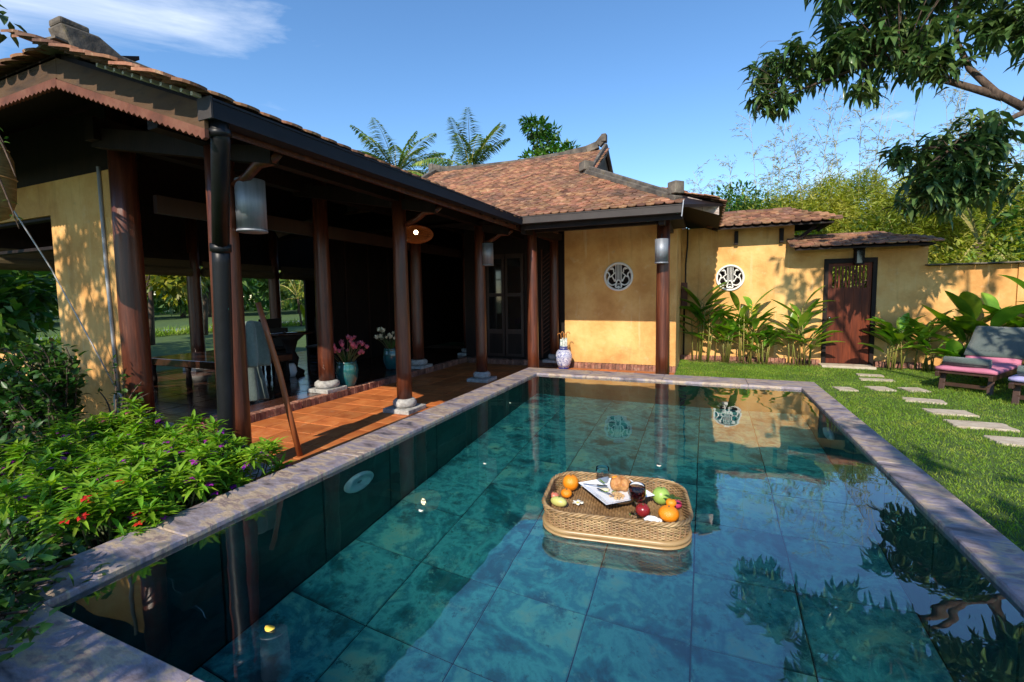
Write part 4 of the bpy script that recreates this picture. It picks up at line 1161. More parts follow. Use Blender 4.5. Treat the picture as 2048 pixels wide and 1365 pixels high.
for k in range(7): q.tube([(-5.17 + (.158 - .010 * abs(k - 3)) * math.cos(a), 1.75 + (.158 - .010 * abs(k - 3)) * math.sin(a), 2.42 + (k - 3) * .075) for a in [2 * PI * i / 28 for i in range(28)]], .006, 4, closed=True)
q.tube([(-5.17, 1.75, 2.75), (-5.17, 1.78, 3.1)], .005, 4); q.build('hoops', m_cane, tr)

# ------------------------------------------------------------------ vases
def lotus_vase(label, x, y, z, r, h, petal, n, hh):
    t = thing('lotus_vase', label, 'vase', (x, y, z), 'glazed vases of lotus buds')
    q = MB(); q.lathe([(r * .62, 0), (r * .70, .02), (r * .92, h * .35), (r, h * .62), (r * .93, h * .85), (r * .84, h * .95), (r * .92, h), (r * .84, h), (r * .74, h * .9)], 30, (x, y, z)); q.build('vase', m_teal, t, True)
    s = MB(); P = []
    for i in range(n):
        a = random.uniform(0, 2 * PI); rr = r * 2.1 * math.sqrt(random.random()); zz = z + h + hh * random.uniform(.35, 1.0) * (1 - .25 * rr / (2.1 * r))
        e = Vector((x + rr * math.cos(a), y + rr * math.sin(a), zz)); b0 = Vector((x + rr * .2 * math.cos(a), y + rr * .2 * math.sin(a), z + h * .85))
        s.tube([b0, b0.lerp(e, .5) + Vector((0, 0, .03)), e], .004, 4); P.append(e)
    s.build('stems', m_stem, t)
    for e in P:
        f = MB(); rr = random.uniform(.020, .030)
        f.lathe([(rr * .35, -.8 * rr), (rr, .1 * rr), (rr * 1.0, .7 * rr), (rr * .62, 1.6 * rr), (0, 2.2 * rr)], 8)
        for k in range(5):
            a = k * 2 * PI / 5
            f.add([(0, 0, -.8 * rr), (rr * 1.2 * math.cos(a - .5), rr * 1.2 * math.sin(a - .5), .4 * rr), (rr * 1.5 * math.cos(a), rr * 1.5 * math.sin(a), 1.7 * rr), (rr * 1.2 * math.cos(a + .5), rr * 1.2 * math.sin(a + .5), .4 * rr)], [(0, 1, 2, 3)])
        T = Matrix.Translation(e) @ Matrix.Rotation(random.uniform(-.6, .6), 4, 'X') @ Matrix.Rotation(random.uniform(-.6, .6), 4, 'Y')
        f.v = [tuple(T @ Vector(v)) for v in f.v]; f.build('lotus_bud', petal, t, True)
    nl = 40
    a = rng.uniform(0, 2 * PI, nl); D = np.stack([np.cos(a) * .5, np.sin(a) * .5, rng.uniform(.5, 1.2, nl)], 1)
    P0 = np.array([[x, y, z + h * .9]]) + D * .02
    leaf_obj('leaf_blades', [leaves(P0, D, np.cross(D, rand_dirs(nl)), rng.uniform(.12, .26, nl), .014, .2)], m_leaf, t)
lotus_vase('teal glazed vase of pink lotus buds beside an inner column', -5.02, 5.36, FZ + .001, .165, .38, m_pink, 30, .42)
lotus_vase('dark teal vase of pale yellow lotus buds half behind a column', -5.42, 6.95, FZ + .001, .165, .40, m_egg, 24, .44)

uv = thing('umbrella_vase', 'blue and white porcelain vase holding umbrellas by the ochre wall', 'vase', (-2.55, 8.62, .014))
ux, uy, uz = -2.55, 8.60, .015
q = MB(); q.lathe([(.105, 0), (.11, .03)], 32, (ux, uy, uz)); q.lathe([(.075, .415), (.085, .43), (.08, .44)], 32, (ux, uy, uz)); q.lathe([(.098, .375), (.083, .395), (.079, .405)], 32, (ux, uy, uz)); q.build('blue_bands', m_cobalt, uv, True)
q = MB(); q.lathe([(.109, .03), (.135, .10), (.162, .2), (.165, .26), (.145, .33), (.110, .372), (.099, .376)], 32, (ux, uy, uz)); q.lathe([(.079, .404), (.074, .42), (.062, .42), (.060, .2)], 32, (ux, uy, uz)); q.build('body', m_porcelain, uv, True)
for i in range(4):
    dx, dy = [(-.03, .0), (.03, .01), (.01, -.03), (-.01, .03)][i]
    t = thing('umbrella', ['umbrella leaning left in the porcelain vase', 'umbrella with its hook turned right in the porcelain vase', 'front umbrella standing in the porcelain vase', 'back umbrella standing in the porcelain vase'][i], 'umbrella', (ux + dx, uy + dy, uz + .1), 'umbrellas in the porcelain vase')
    top = Vector((ux + dx * 1.8, uy + dy * 1.5, uz + .66 + .03 * (i % 2)))
    q = MB(); bt = Vector((ux + dx * .6, uy + dy * .6, uz + .1)); q.tube([bt, bt.lerp(top, .6), bt.lerp(top, .86)], [.022, .034, .022], 8); q.build('folded_canopy', m_umbcloth, t, True)
    s = [-1, 1, .6, -.6][i]
    q = MB(); q.tube([bt.lerp(top, .8), top] + [top + Vector((s * .035 * (1 - math.cos(a)), 0, .035 * math.sin(a))) for a in (.5, 1.0, 1.57, 2.1, 2.7, 3.3)], .008, 6); q.build('hook_handle', m_umbrella, t, True)

# ------------------------------------------------------------------ floating breakfast basket
BX, BY, BA = -.405, 2.275, math.radians(8)
BW, BD, BR = .333, .240, .125                          # half width, half depth, corner radius
def rr_path(grow, n=160, z=0.0):
    """points round a rounded rectangle, evenly spaced"""
    w_, d_, r_ = BW + grow, BD + grow, max(BR + grow, .02)
    segs = []
    per = [2 * (w_ - r_), PI / 2 * r_, 2 * (d_ - r_), PI / 2 * r_] * 2
    tot = sum(per); out_ = []
    for i in range(n):
        s = i / n * tot; k = 0
        while s > per[k]: s -= per[k]; k += 1
        cs = [(w_ - r_, -d_ + r_), (w_ - r_, d_ - r_), (-w_ + r_, d_ - r_), (-w_ + r_, -d_ + r_)]
        if k == 0: p, nn = (-w_ + r_ + s, -d_), (0, -1)
        elif k == 2: p, nn = (w_, -d_ + r_ + s), (1, 0)
        elif k == 4: p, nn = (w_ - r_ - s, d_), (0, 1)
        elif k == 6: p, nn = (-w_, d_ - r_ - s), (-1, 0)
        else:
            c = cs[(k - 1) // 2]; a = -PI / 2 + (k - 1) // 2 * PI / 2 + s / r_
            p, nn = (c[0] + r_ * math.cos(a), c[1] + r_ * math.sin(a)), (math.cos(a), math.sin(a))
        out_.append((p, nn))
    return out_
bas = thing('floating_basket', 'woven rattan tray basket of fruit and food floating on the pool', 'basket', (BX, BY, WZ), local=True, rz=BA)
NS = 186
rows = 11
z0, z1 = .034, .100
base_path = rr_path(0, NS)
for r in range(rows):
    q = MB(); z = z0 + (z1 - z0) * r / (rows - 1)
    lean = .012 * r / rows
    pts = []
    for i, (p, nn) in enumerate(base_path):
        o_ = .0052 * math.sin(i * PI / 1.5 + r * PI) + lean
        pts.append((p[0] + nn[0] * o_, p[1] + nn[1] * o_, z + .0012 * math.sin(i * .37 + r)))
    q.tube(pts, .0044, 5, closed=True); q.build('woven_strand', m_rattan, bas, True)
q = MB()
for i in range(0, NS, 3):
    p, nn = base_path[i]
    q.tube([(p[0], p[1], .0), (p[0] + nn[0] * .012, p[1] + nn[1] * .012, .108)], .0036, 5)
o = q.build('stakes', m_rattan, bas); tag(o, kind='stuff')
for s in range(3):                                     # plaited rim
    q = MB(); pts = []
    for i, (p, nn) in enumerate(rr_path(.014, 260)):
        a = i * 2 * PI / 10 + s * 2 * PI / 3
        pts.append((p[0] + nn[0] * .0065 * math.cos(a), p[1] + nn[1] * .0065 * math.cos(a), .112 + .0065 * math.sin(a)))
    q.tube(pts, .0054, 5, closed=True); q.build('plaited_rim', m_rattan, bas, True)
for k, (z, gr, rr_) in enumerate(((-.004, .008, .0125), (.022, .009, .0125))):
    q = MB(); q.tube([(p[0] + nn[0] * 0, p[1], z) for p, nn in rr_path(gr, 120)], rr_, 10, closed=True); q.build('cane_ring', m_cane, bas, True)
q = MB()
pp = [p for p, nn in rr_path(-.004, 80)]
q.add([(x, y, .036) for x, y in pp] + [(x, y, .015) for x, y in pp], [tuple(range(80)), tuple(range(159, 79, -1))] + [(i, i + 80, (i + 1) % 80 + 80, (i + 1) % 80) for i in range(80)])
q.build('base_board', m_rattan, bas)
q = MB()
for i in range(46):
    x = -BW + .015 + i * (2 * BW - .03) / 45
    lim = BD - .006 if abs(x) < BW - BR else BD - BR + math.sqrt(max(BR ** 2 - (abs(x) - BW + BR) ** 2, 0)) - .006
    n = 26; q.tube([(x, -lim + 2 * lim * k / n, .039 + .003 * math.sin(k * PI / 1.3 + i * PI)) for k in range(n + 1)], .0055, 4)
o = q.build('base_weave', m_rattan, bas); tag(o, kind='stuff')
TB = Matrix.Translation((BX, BY, WZ)) @ Matrix.Rotation(BA, 4, 'Z')
FL = .047                                              # inner floor of the tray
def item(name, label, cat, x, y, z=FL, rz=0.0, group=None):
    t = thing(name, label, cat, (0, 0, 0), group, local=True)
    t.matrix_basis = TB @ Matrix.Translation((x, y, z)) @ Matrix.Rotation(rz, 4, 'Z')
    return t
Ti = TB.inverted()
def loc_at(x, y): v = Ti @ Vector((x * 1.03, y * 1.03, WZ)); return v.x, v.y
def fruit(t, m, r, sc=(1, 1, 1), dent=.12, leafy=False, ribs=0):
    prof = []
    k = 12
    for i in range(k + 1):
        a = PI * i / k
        rr_ = math.sin(a) * r; zz = -math.cos(a) * r
        zz *= 1 - dent * math.exp(-(rr_ / (r * .3)) ** 2) * (1 if i > k / 2 else .5)
        prof.append((max(rr_, 0.0), zz + r))
    q = MB(); q.lathe(prof, 24)
    q.v = [(v[0] * sc[0] * (1 + ribs * math.cos(10 * math.atan2(v[1], v[0]))), v[1] * sc[1] * (1 + ribs * math.cos(10 * math.atan2(v[1], v[0]))), v[2] * sc[2]) for v in q.v]
    q.build('skin', m, t, True)
    q = MB(); h = 2 * r * sc[2] * (1 - dent * .5); q.tube([(0, 0, h - .006), (.002, .001, h + .006)], .0035, 6); q.ball((0, 0, h - .003), .007, 8, 4, (1, 1, .4)); q.build('stalk', m_stem, t)
    if leafy:
        n = 3; D = np.array([[1, .2, .25], [.3, 1, .3], [-.5, .7, .2]])
        leaf_obj('leaf', [leaves(np.array([[0, 0, h]] * n), D, np.array([[0, 0, 1.]] * n), .06, .024, .3)], m_leaf, t)
xx, yy = loc_at(-.655, 2.33); t = item('orange', 'large round orange at the back left of the basket', 'orange', xx, yy, group='oranges in the basket'); fruit(t, m_orange, .0445)
xx, yy = loc_at(-.652, 2.235); t = item('mandarin', 'small mandarin in front of the large orange', 'mandarin', xx, yy); fruit(t, m_orange, .028, (1.08, 1.08, .86), .2)
xx, yy = loc_at(-.66, 2.125); t = item('mango', 'pale green mango lying in the left corner of the basket', 'mango', xx, yy, rz=-.3); fruit(t, m_mangofruit, .026, (1.75, 1.0, .95), .05)
xx, yy = loc_at(-.705, 2.19); t = item('rose_apple', 'reddish fruit lying behind the pale green mango', 'fruit', xx, yy); fruit(t, m_roseapple, .022, (1.2, 1, .9), .1)
xx, yy = loc_at(-.188, 2.335); t = item('guava', 'green guava on the right side of the basket', 'guava', xx, yy); fruit(t, m_guava, .0445, (1, 1, 1.0), .1, ribs=.018)
xx, yy = loc_at(-.257, 2.17); t = item('apple', 'dark red apple behind the wine glass foot', 'apple', xx, yy); fruit(t, m_apple, .035, (1, 1, .92), .22)
xx, yy = loc_at(-.140, 2.165); t = item('orange', 'orange with green leaves in the front right corner of the basket', 'orange', xx, yy, group='oranges in the basket'); fruit(t, m_orange, .044, (1.1, 1.1, .85), .1)
xx, yy = loc_at(-.132, 2.20); t = item('mandarin', 'small leafy mandarin resting on the front right orange', 'mandarin', xx, yy, FL + .058); fruit(t, m_orange, .023, (1.1, 1.1, .85), .2, True)
xx, yy = loc_at(-.115, 2.315); t = item('magenta_fruit', 'magenta fruit tucked behind the front right orange', 'fruit', xx, yy); fruit(t, m_dragon, .024, (1.2, 1, .9), .1)

def plumeria(t, s, m1=m_petal):
    for k in range(5):
        a = 2 * PI * k / 5
        q = MB(); P = []
        for (u, w_) in ((0, .12), (.35, .42), (.7, .46), (.95, .2), (1.0, 0)):
            for sg in (-1, 1):
                x, y = u * s, sg * w_ * s * .9
                P.append((x * math.cos(a) - y * math.sin(a), x * math.sin(a) + y * math.cos(a), .006 + s * (.35 * u - .22 * u * u) + .1 * s * sg * u))
        q.add(P, [(2 * i, 2 * i + 2, 2 * i + 3, 2 * i + 1) for i in range(4)]); o = q.build('petal', m1, t, True)
        sm = o.modifiers.new('thickness', 'SOLIDIFY'); sm.thickness = .0012
    q = MB(); q.ball((0, 0, .008), s * .22, 8, 5, (1, 1, .5)); q.build('heart', m_yellow, t)
xx, yy = loc_at(-.578, 2.185); t = item('plumeria_flower', 'white plumeria flower with yellow heart lying in the basket', 'flower', xx, yy); plumeria(t, .030)
xx, yy = loc_at(-.210, 2.115); t = item('napkin', 'crumpled white napkin at the front rim of the basket', 'napkin', xx, yy)
q = MB(); q.ball((0, 0, .018), .022, 16, 8, (1.7, .7, .8), .14); q.ball((.03, .005, .014), .015, 12, 6, (1.2, .9, .8), .15); q.build('folds', m_plate, t, True)

# square plate with food
px, py = loc_at(-.412, 2.31)
PR = math.radians(43) - BA
pl = item('plate', 'square white plate with blue rim in the middle of the basket', 'plate', px, py, FL + .030, PR)
q = MB(); hs = .145
ring = []
for z, s_ in ((.0, .55), (.004, .6), (.008, .72), (.022, .985), (.026, 1.0), (.0265, .985), (.012, .72), (.010, .3)):
    ring.append([(s_ * hs * cx_, s_ * hs * cy_, z) for cx_, cy_ in ((-1, -1), (1, -1), (1, 1), (-1, 1))])
vs = [p for r_ in ring for p in r_]; fs = []
for i in range(len(ring) - 1):
    for j in range(4):
        fs.append((i * 4 + j, i * 4 + (j + 1) % 4, (i + 1) * 4 + (j + 1) % 4, (i + 1) * 4 + j))
fs.append((3, 2, 1, 0)); fs.append(tuple((len(ring) - 1) * 4 + j for j in range(4)))
q.add(vs, fs); q.m = [1 if 8 <= i < 16 else 0 for i in range(len(q.f))]
q.build('dish', [m_plate, m_plateblue], pl)
bw = item('bowl', 'pale wooden bowl holding up the square plate', 'bowl', px + .02, py - .01, FL)
q = MB(); q.lathe([(.05, 0), (.075, .012), (.088, .034), (.084, .034), (.07, .014), (.0, .008)], 24); q.build('bowl_body', m_nuts, bw, True)
TP = Matrix.Translation((0, 0, 0))
PZ = FL + .030 + .014
def on_plate(name, label, cat, u, v, z=PZ, rz=0.0, group=None):
    c_, s_ = math.cos(PR), math.sin(PR)
    return item(name, label, cat, px + u * c_ - v * s_, py + u * s_ + v * c_, z, PR + rz, group)
t = on_plate('fried_prawns', 'heap of golden fried food in the middle of the plate', 'food', .03, -.012); t.scale = (1.35, 1.35, 1.3)
for (x, y, z, r, sc) in ((-.012, .014, .026, .027, (1, .9, 1.1)), (.012, -.004, .024, .024, (.9, .9, 1.1)), (.030, .012, .022, .022, (1, 1, .9)), (.0, .03, .02, .02, (1.2, 1, .8)), (.02, .028, .03, .018, (1, 1, 1))):
    q = MB(); q.ball((x, y, z), r, 16, 10, sc, .07); q.build('piece', m_food, t, True)
q = MB(); q.ball((-.016, .02, .052), .009, 10, 6, (1.6, 1, .7), .1); q.build('carrot_garnish', m_orange, t, True)
t = on_plate('chopped_nuts', 'small heap of chopped nuts at the front of the plate', 'food', -.030, -.062); t.scale = (1.3, 1.3, 1.2)
q = MB()
for i in range(60):
    a, r_ = random.uniform(0, 2 * PI), .028 * math.sqrt(random.random())
    q.box((r_ * math.cos(a), r_ * math.sin(a), .004 + .016 * (1 - r_ / .028) * random.random()), (.009, .006, .006), rz=random.uniform(0, 3), )
tag(q.build('crumbs', m_nuts, t), kind='stuff')
t = on_plate('sauce', 'pool of pale sauce left of the fried food', 'sauce', -.045, .03); q = MB(); q.ball((0, 0, .003), .024, 18, 6, (1.1, .9, .22), .04); q.build('puddle', m_egg, t, True)
t = on_plate('herb_garnish', 'green herb leaves scattered round the plate', 'herbs', 0, 0)
P0 = np.array([[-.06, -.03, .010], [-.05, -.035, .012], [-.045, -.02, .012], [-.02, .065, .016], [-.03, .06, .02], [.06, .055, .016], [.065, .05, .02], [.05, -.05, .012], [.045, -.045, .014], [.085, -.02, .016]])
D0 = np.array([[-.6, .6, .2], [1, .2, .1], [-1, -.1, .2], [-.5, 1, .3], [-.3, 1, .5], [.6, 1, .4], [1, .6, .3], [-.4, -1, .1], [.8, -.5, .1], [1, .1, .05]])
leaf_obj('herb_leaf', [leaves(P0, D0, np.array([[0, 0, 1.]] * 10), .045, .009, .1)], m_balsam, t)
def fork(label, u, v, rz):
    t = on_plate('fork', label, 'fork', u, v, PZ + .012, rz, 'cutlery on the plate')
    q = MB(); q.beam((0, 0, .004), (.075, 0, .0), .006, .002); q.beam((-.022, 0, .004), (0, 0, .004), .018, .002)
    for k in range(4): q.beam((-.055, -.0075 + .005 * k, .006), (-.022, -.0075 + .005 * k, .004), .0028, .0018)
    q.build('fork_body', m_steel, t)
fork('steel fork with tines up on the back left of the plate', -.070, .070, 2.4)
t = on_plate('knife', 'steel knife across the front left of the plate', 'knife', -.075, -.015, PZ + .012, -1.25, 'cutlery on the plate')
q = MB(); q.beam((-.05, 0, .004), (.01, 0, .003), .011, .002); q.beam((.01, 0, .003), (.065, 0, 0), .007, .004); q.build('blade_and_handle', m_steel, t)

def glassware(t, prof_out, prof_in, nm='glass_wall'):
    q = MB(); q.lathe(prof_out + prof_in[::-1], 28); q.build(nm, m_glass, t, True)
xx, yy = loc_at(-.500, 2.415); t = item('water_glass', 'clear tumbler of water standing at the back of the basket', 'glass', xx, yy, FL, group='glasses in the basket')
glassware(t, [(0, 0), (.030, 0), (.034, .03), (.037, .10), (.0355, .122), (.035, .1225)], [(0, .006), (.028, .008), (.0325, .03), (.0355, .10), (.0345, .1215)])
q = MB(); q.lathe([(0, .0075), (.027, .0085), (.0318, .03), (.0345, .07), (0, .07)], 28); q.build('water_fill', m_glass, t, True)
xx, yy = loc_at(-.285, 2.175); t = item('wine_glass', 'stemmed glass of red wine at the front of the basket', 'glass', xx, yy, FL, group='glasses in the basket'); t.scale = (1.12, 1.12, .92)
glassware(t, [(0, 0), (.033, 0), (.033, .002), (.008, .006), (.0042, .012), (.0042, .062), (.010, .070), (.032, .092), (.0395, .118), (.038, .145), (.034, .165), (.0335, .166)], [(0, .071), (.008, .0725), (.0305, .0935), (.038, .118), (.0365, .145), (.0328, .165)])
q = MB(); q.lathe([(0, .0722), (.0078, .0732), (.0300, .0942), (.0374, .118), (.0360, .145), (.0350, .152), (0, .152)], 28); q.build('wine', m_wine, t, True)

# petals drifting on the water
for x, y, sz, lb in ((-1.363, 1.04, .018, 'yellow frangipani petal floating nearest the pool corner'), (-1.375, 1.967, .013, 'pale petal floating over the left pool tiles'), (-1.361, 2.704, .011, 'pale petal floating left of the basket'), (-.264, 3.084, .014, 'white petal floating behind the basket'), (-1.9, 4.4, .009, 'tiny petal floating near the far terrace wall')):
    q = MB(); n = 10
    q.add([(sz * math.cos(2 * PI * i / n) * (1 + .15 * math.cos(4 * PI * i / n)), sz * .8 * math.sin(2 * PI * i / n), .003 + .003 * math.cos(4 * PI * i / n)) for i in range(n)] + [(0, 0, .0022)], [(i, (i + 1) % n, n) for i in range(n)])
    o = q.build('floating_petal', m_yellow if 'yellow' in lb else m_petal, None, True); o.location = (x, y, WZ)
    sm = o.modifiers.new('thickness', 'SOLIDIFY'); sm.thickness = .0015
    tag(o, lb, 'petal', 'petals floating on the pool')

# ------------------------------------------------------------------ hall furniture
def table_like(name, label, cat, x0, x1, y0, y1, z, th, m, legs, back=None):
    t = thing(name, label, cat, ((x0 + x1) / 2, (y0 + y1) / 2, FZ))
    q = MB(); q.bb((x0, y0, z - th), (x1, y1, z)); q.build('top', m, t, bevel=.01)
    for x in np.linspace(x0 + .08, x1 - .08, legs):
        for y in (y0 + .06, y1 - .06):
            q = MB(); q.lathe([(.035, FZ + .002), (.045, FZ + .08), (.03, z - th - .08), (.045, z - th)], 10, (x, y, 0)); q.build('leg', m_darkwood, t, True)
    if back:
        q = MB(); q.bb((x0, y1 - .05, z), (x1, y1, z + back)); q.build('back_panel', m_darkwood, t)
    return t
table_like('platform_bed', 'low polished platform bed inside the open hall', 'bed', -8.2, -6.3, 4.35, 5.5, .55, .11, m_bed, 3)
table_like('hall_bench', 'dark wooden bench with a back behind the platform bed', 'bench', -8.7, -7.2, 5.75, 6.2, .50, .06, m_darkwood, 2, .42)
rt = thing('round_table', 'carved round table in the hall seen behind the stick', 'table', (-6.75, 5.85, FZ))
q = MB(); q.lathe([(.36, .72), (.40, .735), (.40, .755), (.0, .76)], 30, (-6.75, 5.85, FZ)); q.build('table_top', m_bed, rt, True)
q = MB(); q.lathe([(.20, .002), (.22, .06), (.10, .14), (.13, .3), (.07, .42), (.12, .6), (.25, .715)], 20, (-6.75, 5.85, FZ)); q.build('pedestal', m_darkwood, rt, True)
q = MB(); q.lathe([(.07, .22), (.10, .30), (.085, .40), (.06, .45)], 18, (-6.62, 5.72, FZ)); o = q.build('porcelain_jar', m_plate, None, True); tag(o, 'pale porcelain jar at the foot of the round table', 'jar')
o.location.z = -.219
def chair(label, x, y, rz):
    t = thing('hall_chair', label, 'chair', (x, y, FZ), 'chairs at the round table', local=True, rz=rz)
    q = MB(); q.bb((-.2, -.2, .43), (.2, .2, .46)); q.build('seat', m_darkwood, t)
    for sx in (-.17, .17):
        for sy in (-.17, .17):
            q = MB(); q.bb((sx - .018, sy - .018, .0), (sx + .018, sy + .018, .43 if sy < 0 else .95)); q.build('leg', m_darkwood, t)
    q = MB(); q.bb((-.2, .155, .80), (.2, .185, .98)); q.bb((-.16, .16, .62), (.16, .18, .66)); q.build('backrest', m_darkwood, t)
    for y0_ in (-.18, .16):
        q = MB(); q.bb((-.16, y0_, .18), (.16, y0_ + .02, .21)); q.build('stretcher', m_darkwood, t)
chair('dark wooden chair right of the round hall table', -6.75, 6.55, 0.3)
chair('dark wooden chair behind the round hall table', -7.35, 6.05, 1.4)

# ------------------------------------------------------------------ grass
def grass(x0, x1, y0, y1, n, h, nm, lab):
    P = np.stack([rng.uniform(x0, x1, n), rng.uniform(y0, y1, n), np.zeros(n)], 1)
    keep = np.ones(n, bool)
    for (x, y, sx, sy, rz) in stones:
        keep &= ~((np.abs(P[:, 0] - x) < sx * .40) & (np.abs(P[:, 1] - y) < sy * .40))
    keep &= ~((P[:, 1] > 10.25) & (P[:, 0] > 2.1) & (P[:, 0] < 2.95))
    P = P[keep]; n = len(P)
    a = rng.uniform(0, 2 * PI, n); lean = rng.uniform(.2, 1.1, n)
    D = np.stack([np.cos(a) * lean, np.sin(a) * lean, np.ones(n)], 1)
    patch = .75 + .5 * (np.sin(P[:, 0] * 2.1 + 1) * np.sin(P[:, 1] * 1.7) * .5 + .5)
    Ln = h * rng.uniform(.5, 1.2, n) * patch
    o = leaf_obj(nm, [leaves(P, D, np.stack([-np.sin(a), np.cos(a), np.zeros(n)], 1) * 0 + rand_dirs(n), Ln, .0055, .4, 0, False)], m_blade)
    tag(o, lab, 'grass', kind='stuff')
grass(OR - .01, 6.5, 2.0, 10.5, 150000, .036, 'grass', 'short green lawn grass beside the pool')
grass(-.47, OR, OY1 - .01, 10.6, 34000, .036, 'grass', 'short green lawn grass behind the pool')
q = MB(); nx = 60
for i in range(nx):
    x = -.3 + (2.1 + .3) * i / nx
    q.add([(x, 10.36 + .05 * math.sin(x * 9), .008), (x + .042, 10.36 + .05 * math.sin((x + .042) * 9), .008), (x + .042, 10.73, .012), (x, 10.73, .012)], [(0, 1, 2, 3)])
tag(q.build('plant_bed', m_soil), kind='structure')
q = MB()
for i in range(700):
    x, y = random.uniform(-.3, 2.0), random.uniform(10.33, 10.7)
    s = random.uniform(.015, .04); a = random.uniform(0, 6.28)
    z = .012 + random.random() * .03
    q.add([(x, y, z), (x + s * math.cos(a), y + s * math.sin(a), z + random.uniform(-.005, .02)), (x + s * 1.2 * math.cos(a + .5), y + s * 1.2 * math.sin(a + .5), z), (x + s * .6 * math.cos(a + 1), y + s * .6 * math.sin(a + 1), z + .008)], [(0, 1, 2, 3)])
tag(q.build('leaf_litter', m_soil), 'dry brown leaf litter under the heliconias', 'leaf litter', kind='stuff')

# ------------------------------------------------------------------ balsam flower bed (potted)
def balsam(x, y, z, h, label, flower, nsh, spread, group='balsam plants in the flower bed'):
    t = thing('balsam_plant', label, 'flower plant', (x, y, z), group)
    q = MB(); q.lathe([(.075, 0), (.095, .13), (.10, .135), (.10, .15), (.088, .15), (.08, .12), (.0, .12)], 16, (x, y, z)); q.build('pot', m_potblack, t, True)
    st_ = MB(); parts = []; fl = []
    for i in range(nsh):
        a = rng.uniform(0, 2 * PI); rr_ = spread * math.sqrt(rng.random()); hh = h * (1 - .35 * (rr_ / spread) ** 2) * rng.uniform(.72, 1.06)
        b0 = Vector((x + .03 * math.cos(a), y + .03 * math.sin(a), z + .12)); e = Vector((x + rr_ * math.cos(a), y + rr_ * math.sin(a), z + hh))
        mid = b0.lerp(e, .5) + Vector((rr_ * .15 * math.cos(a), rr_ * .15 * math.sin(a), 0))
        st_.tube([b0, mid, e], [.006, .005, .003], 4)
        for tier in range(4):
            n = 11 if tier == 0 else 8
            f = 1 - .11 * tier
            c = mid.lerp(e, f) if tier else e
            aa = np.arange(n) / n * 2 * PI + rng.uniform(0, 1) + rng.uniform(-.2, .2, n)
            up = np.where(np.arange(n) % 3 == 0, 1.1, .45) * rng.uniform(.7, 1.2, n) - .22 * tier
            D = np.stack([np.cos(aa), np.sin(aa), up], 1)
            P = np.array([[c.x, c.y, c.z]]) + rng.normal(0, .004, (n, 3))
            parts.append(leaves(P, D, np.tile([[0, 0, 1.]], (n, 1)), rng.uniform(.06, .105, n) * (1 + .12 * tier), rng.uniform(.018, .027, n), rng.uniform(.1, .4, n), .22))
        if rng.random() < .9:
            for k in range(rng.integers(1, 4)):
                aa = rng.uniform(0, 2 * PI); ff = rng.uniform(.55, .9)
                c = mid.lerp(e, ff); fl.append(Vector((c.x + .05 * math.cos(aa), c.y + .05 * math.sin(aa), c.z + .005)))
    st_.build('stems', m_stem, t)
    leaf_obj('foliage', parts, m_balsam, t)
    for c in fl:
        n = 6; aa = np.arange(n) / n * 2 * PI
        D = np.stack([np.cos(aa), np.sin(aa), rng.uniform(-.2, .8, n)], 1)
        leaf_obj('flower', [leaves(np.array([[c.x, c.y, c.z]] * n), D, np.tile([[0, 0, 1.]], (n, 1)), .027, .024, .4, .1, False)], flower, t)
spots = [(-2.74, 1.94, m_purple), (-2.72, 1.70, m_purple), (-2.70, 1.46, m_purple), (-2.98, 1.88, m_purple), (-3.0, 1.62, m_purple), (-2.98, 1.36, m_purple), (-2.72, 1.22, m_red), (-3.26, 1.92, m_purple),
         (-3.30, 1.58, m_pink), (-3.40, 1.26, m_purple), (-3.58, 1.84, m_purple), (-3.70, 1.52, m_purple), (-3.88, 2.02, m_purple), (-4.02, 1.70, m_purple), (-4.25, 2.12, m_pink), (-3.52, 2.14, m_pink), (-4.42, 1.86, m_purple), (-3.10, 1.08, m_purple), (-3.85, 1.22, m_purple)]
cname = {m_purple.name: 'purple', m_red.name: 'red', m_pink.name: 'pink'}
where = ['nearest the terrace tiles', 'in the coping row, second from the terrace', 'in the coping row, third from the terrace', 'behind the plant nearest the terrace', 'in the middle of the bed near the coping', 'in the second row near the pool corner', 'at the coping just before the shaded corner', 'in front of the downpipe', 'in the bright middle of the bed', 'in the shaded front of the bed', 'behind the bright middle of the bed', 'at the left middle of the bed', 'under the left big column', 'in the left back of the bed', 'at the foot of the ochre wall', 'left of the downpipe foot', 'at the far left of the bed', 'in shade at the nearest end of the bed', 'in deep shade at the left front of the bed']
for (x, y, fm), w_ in zip(spots, where):
    balsam(x, y, .0, rng.uniform(.54, .66), 'bright green balsam with %s flowers %s' % (cname[fm.name], w_), fm, 15, .24)

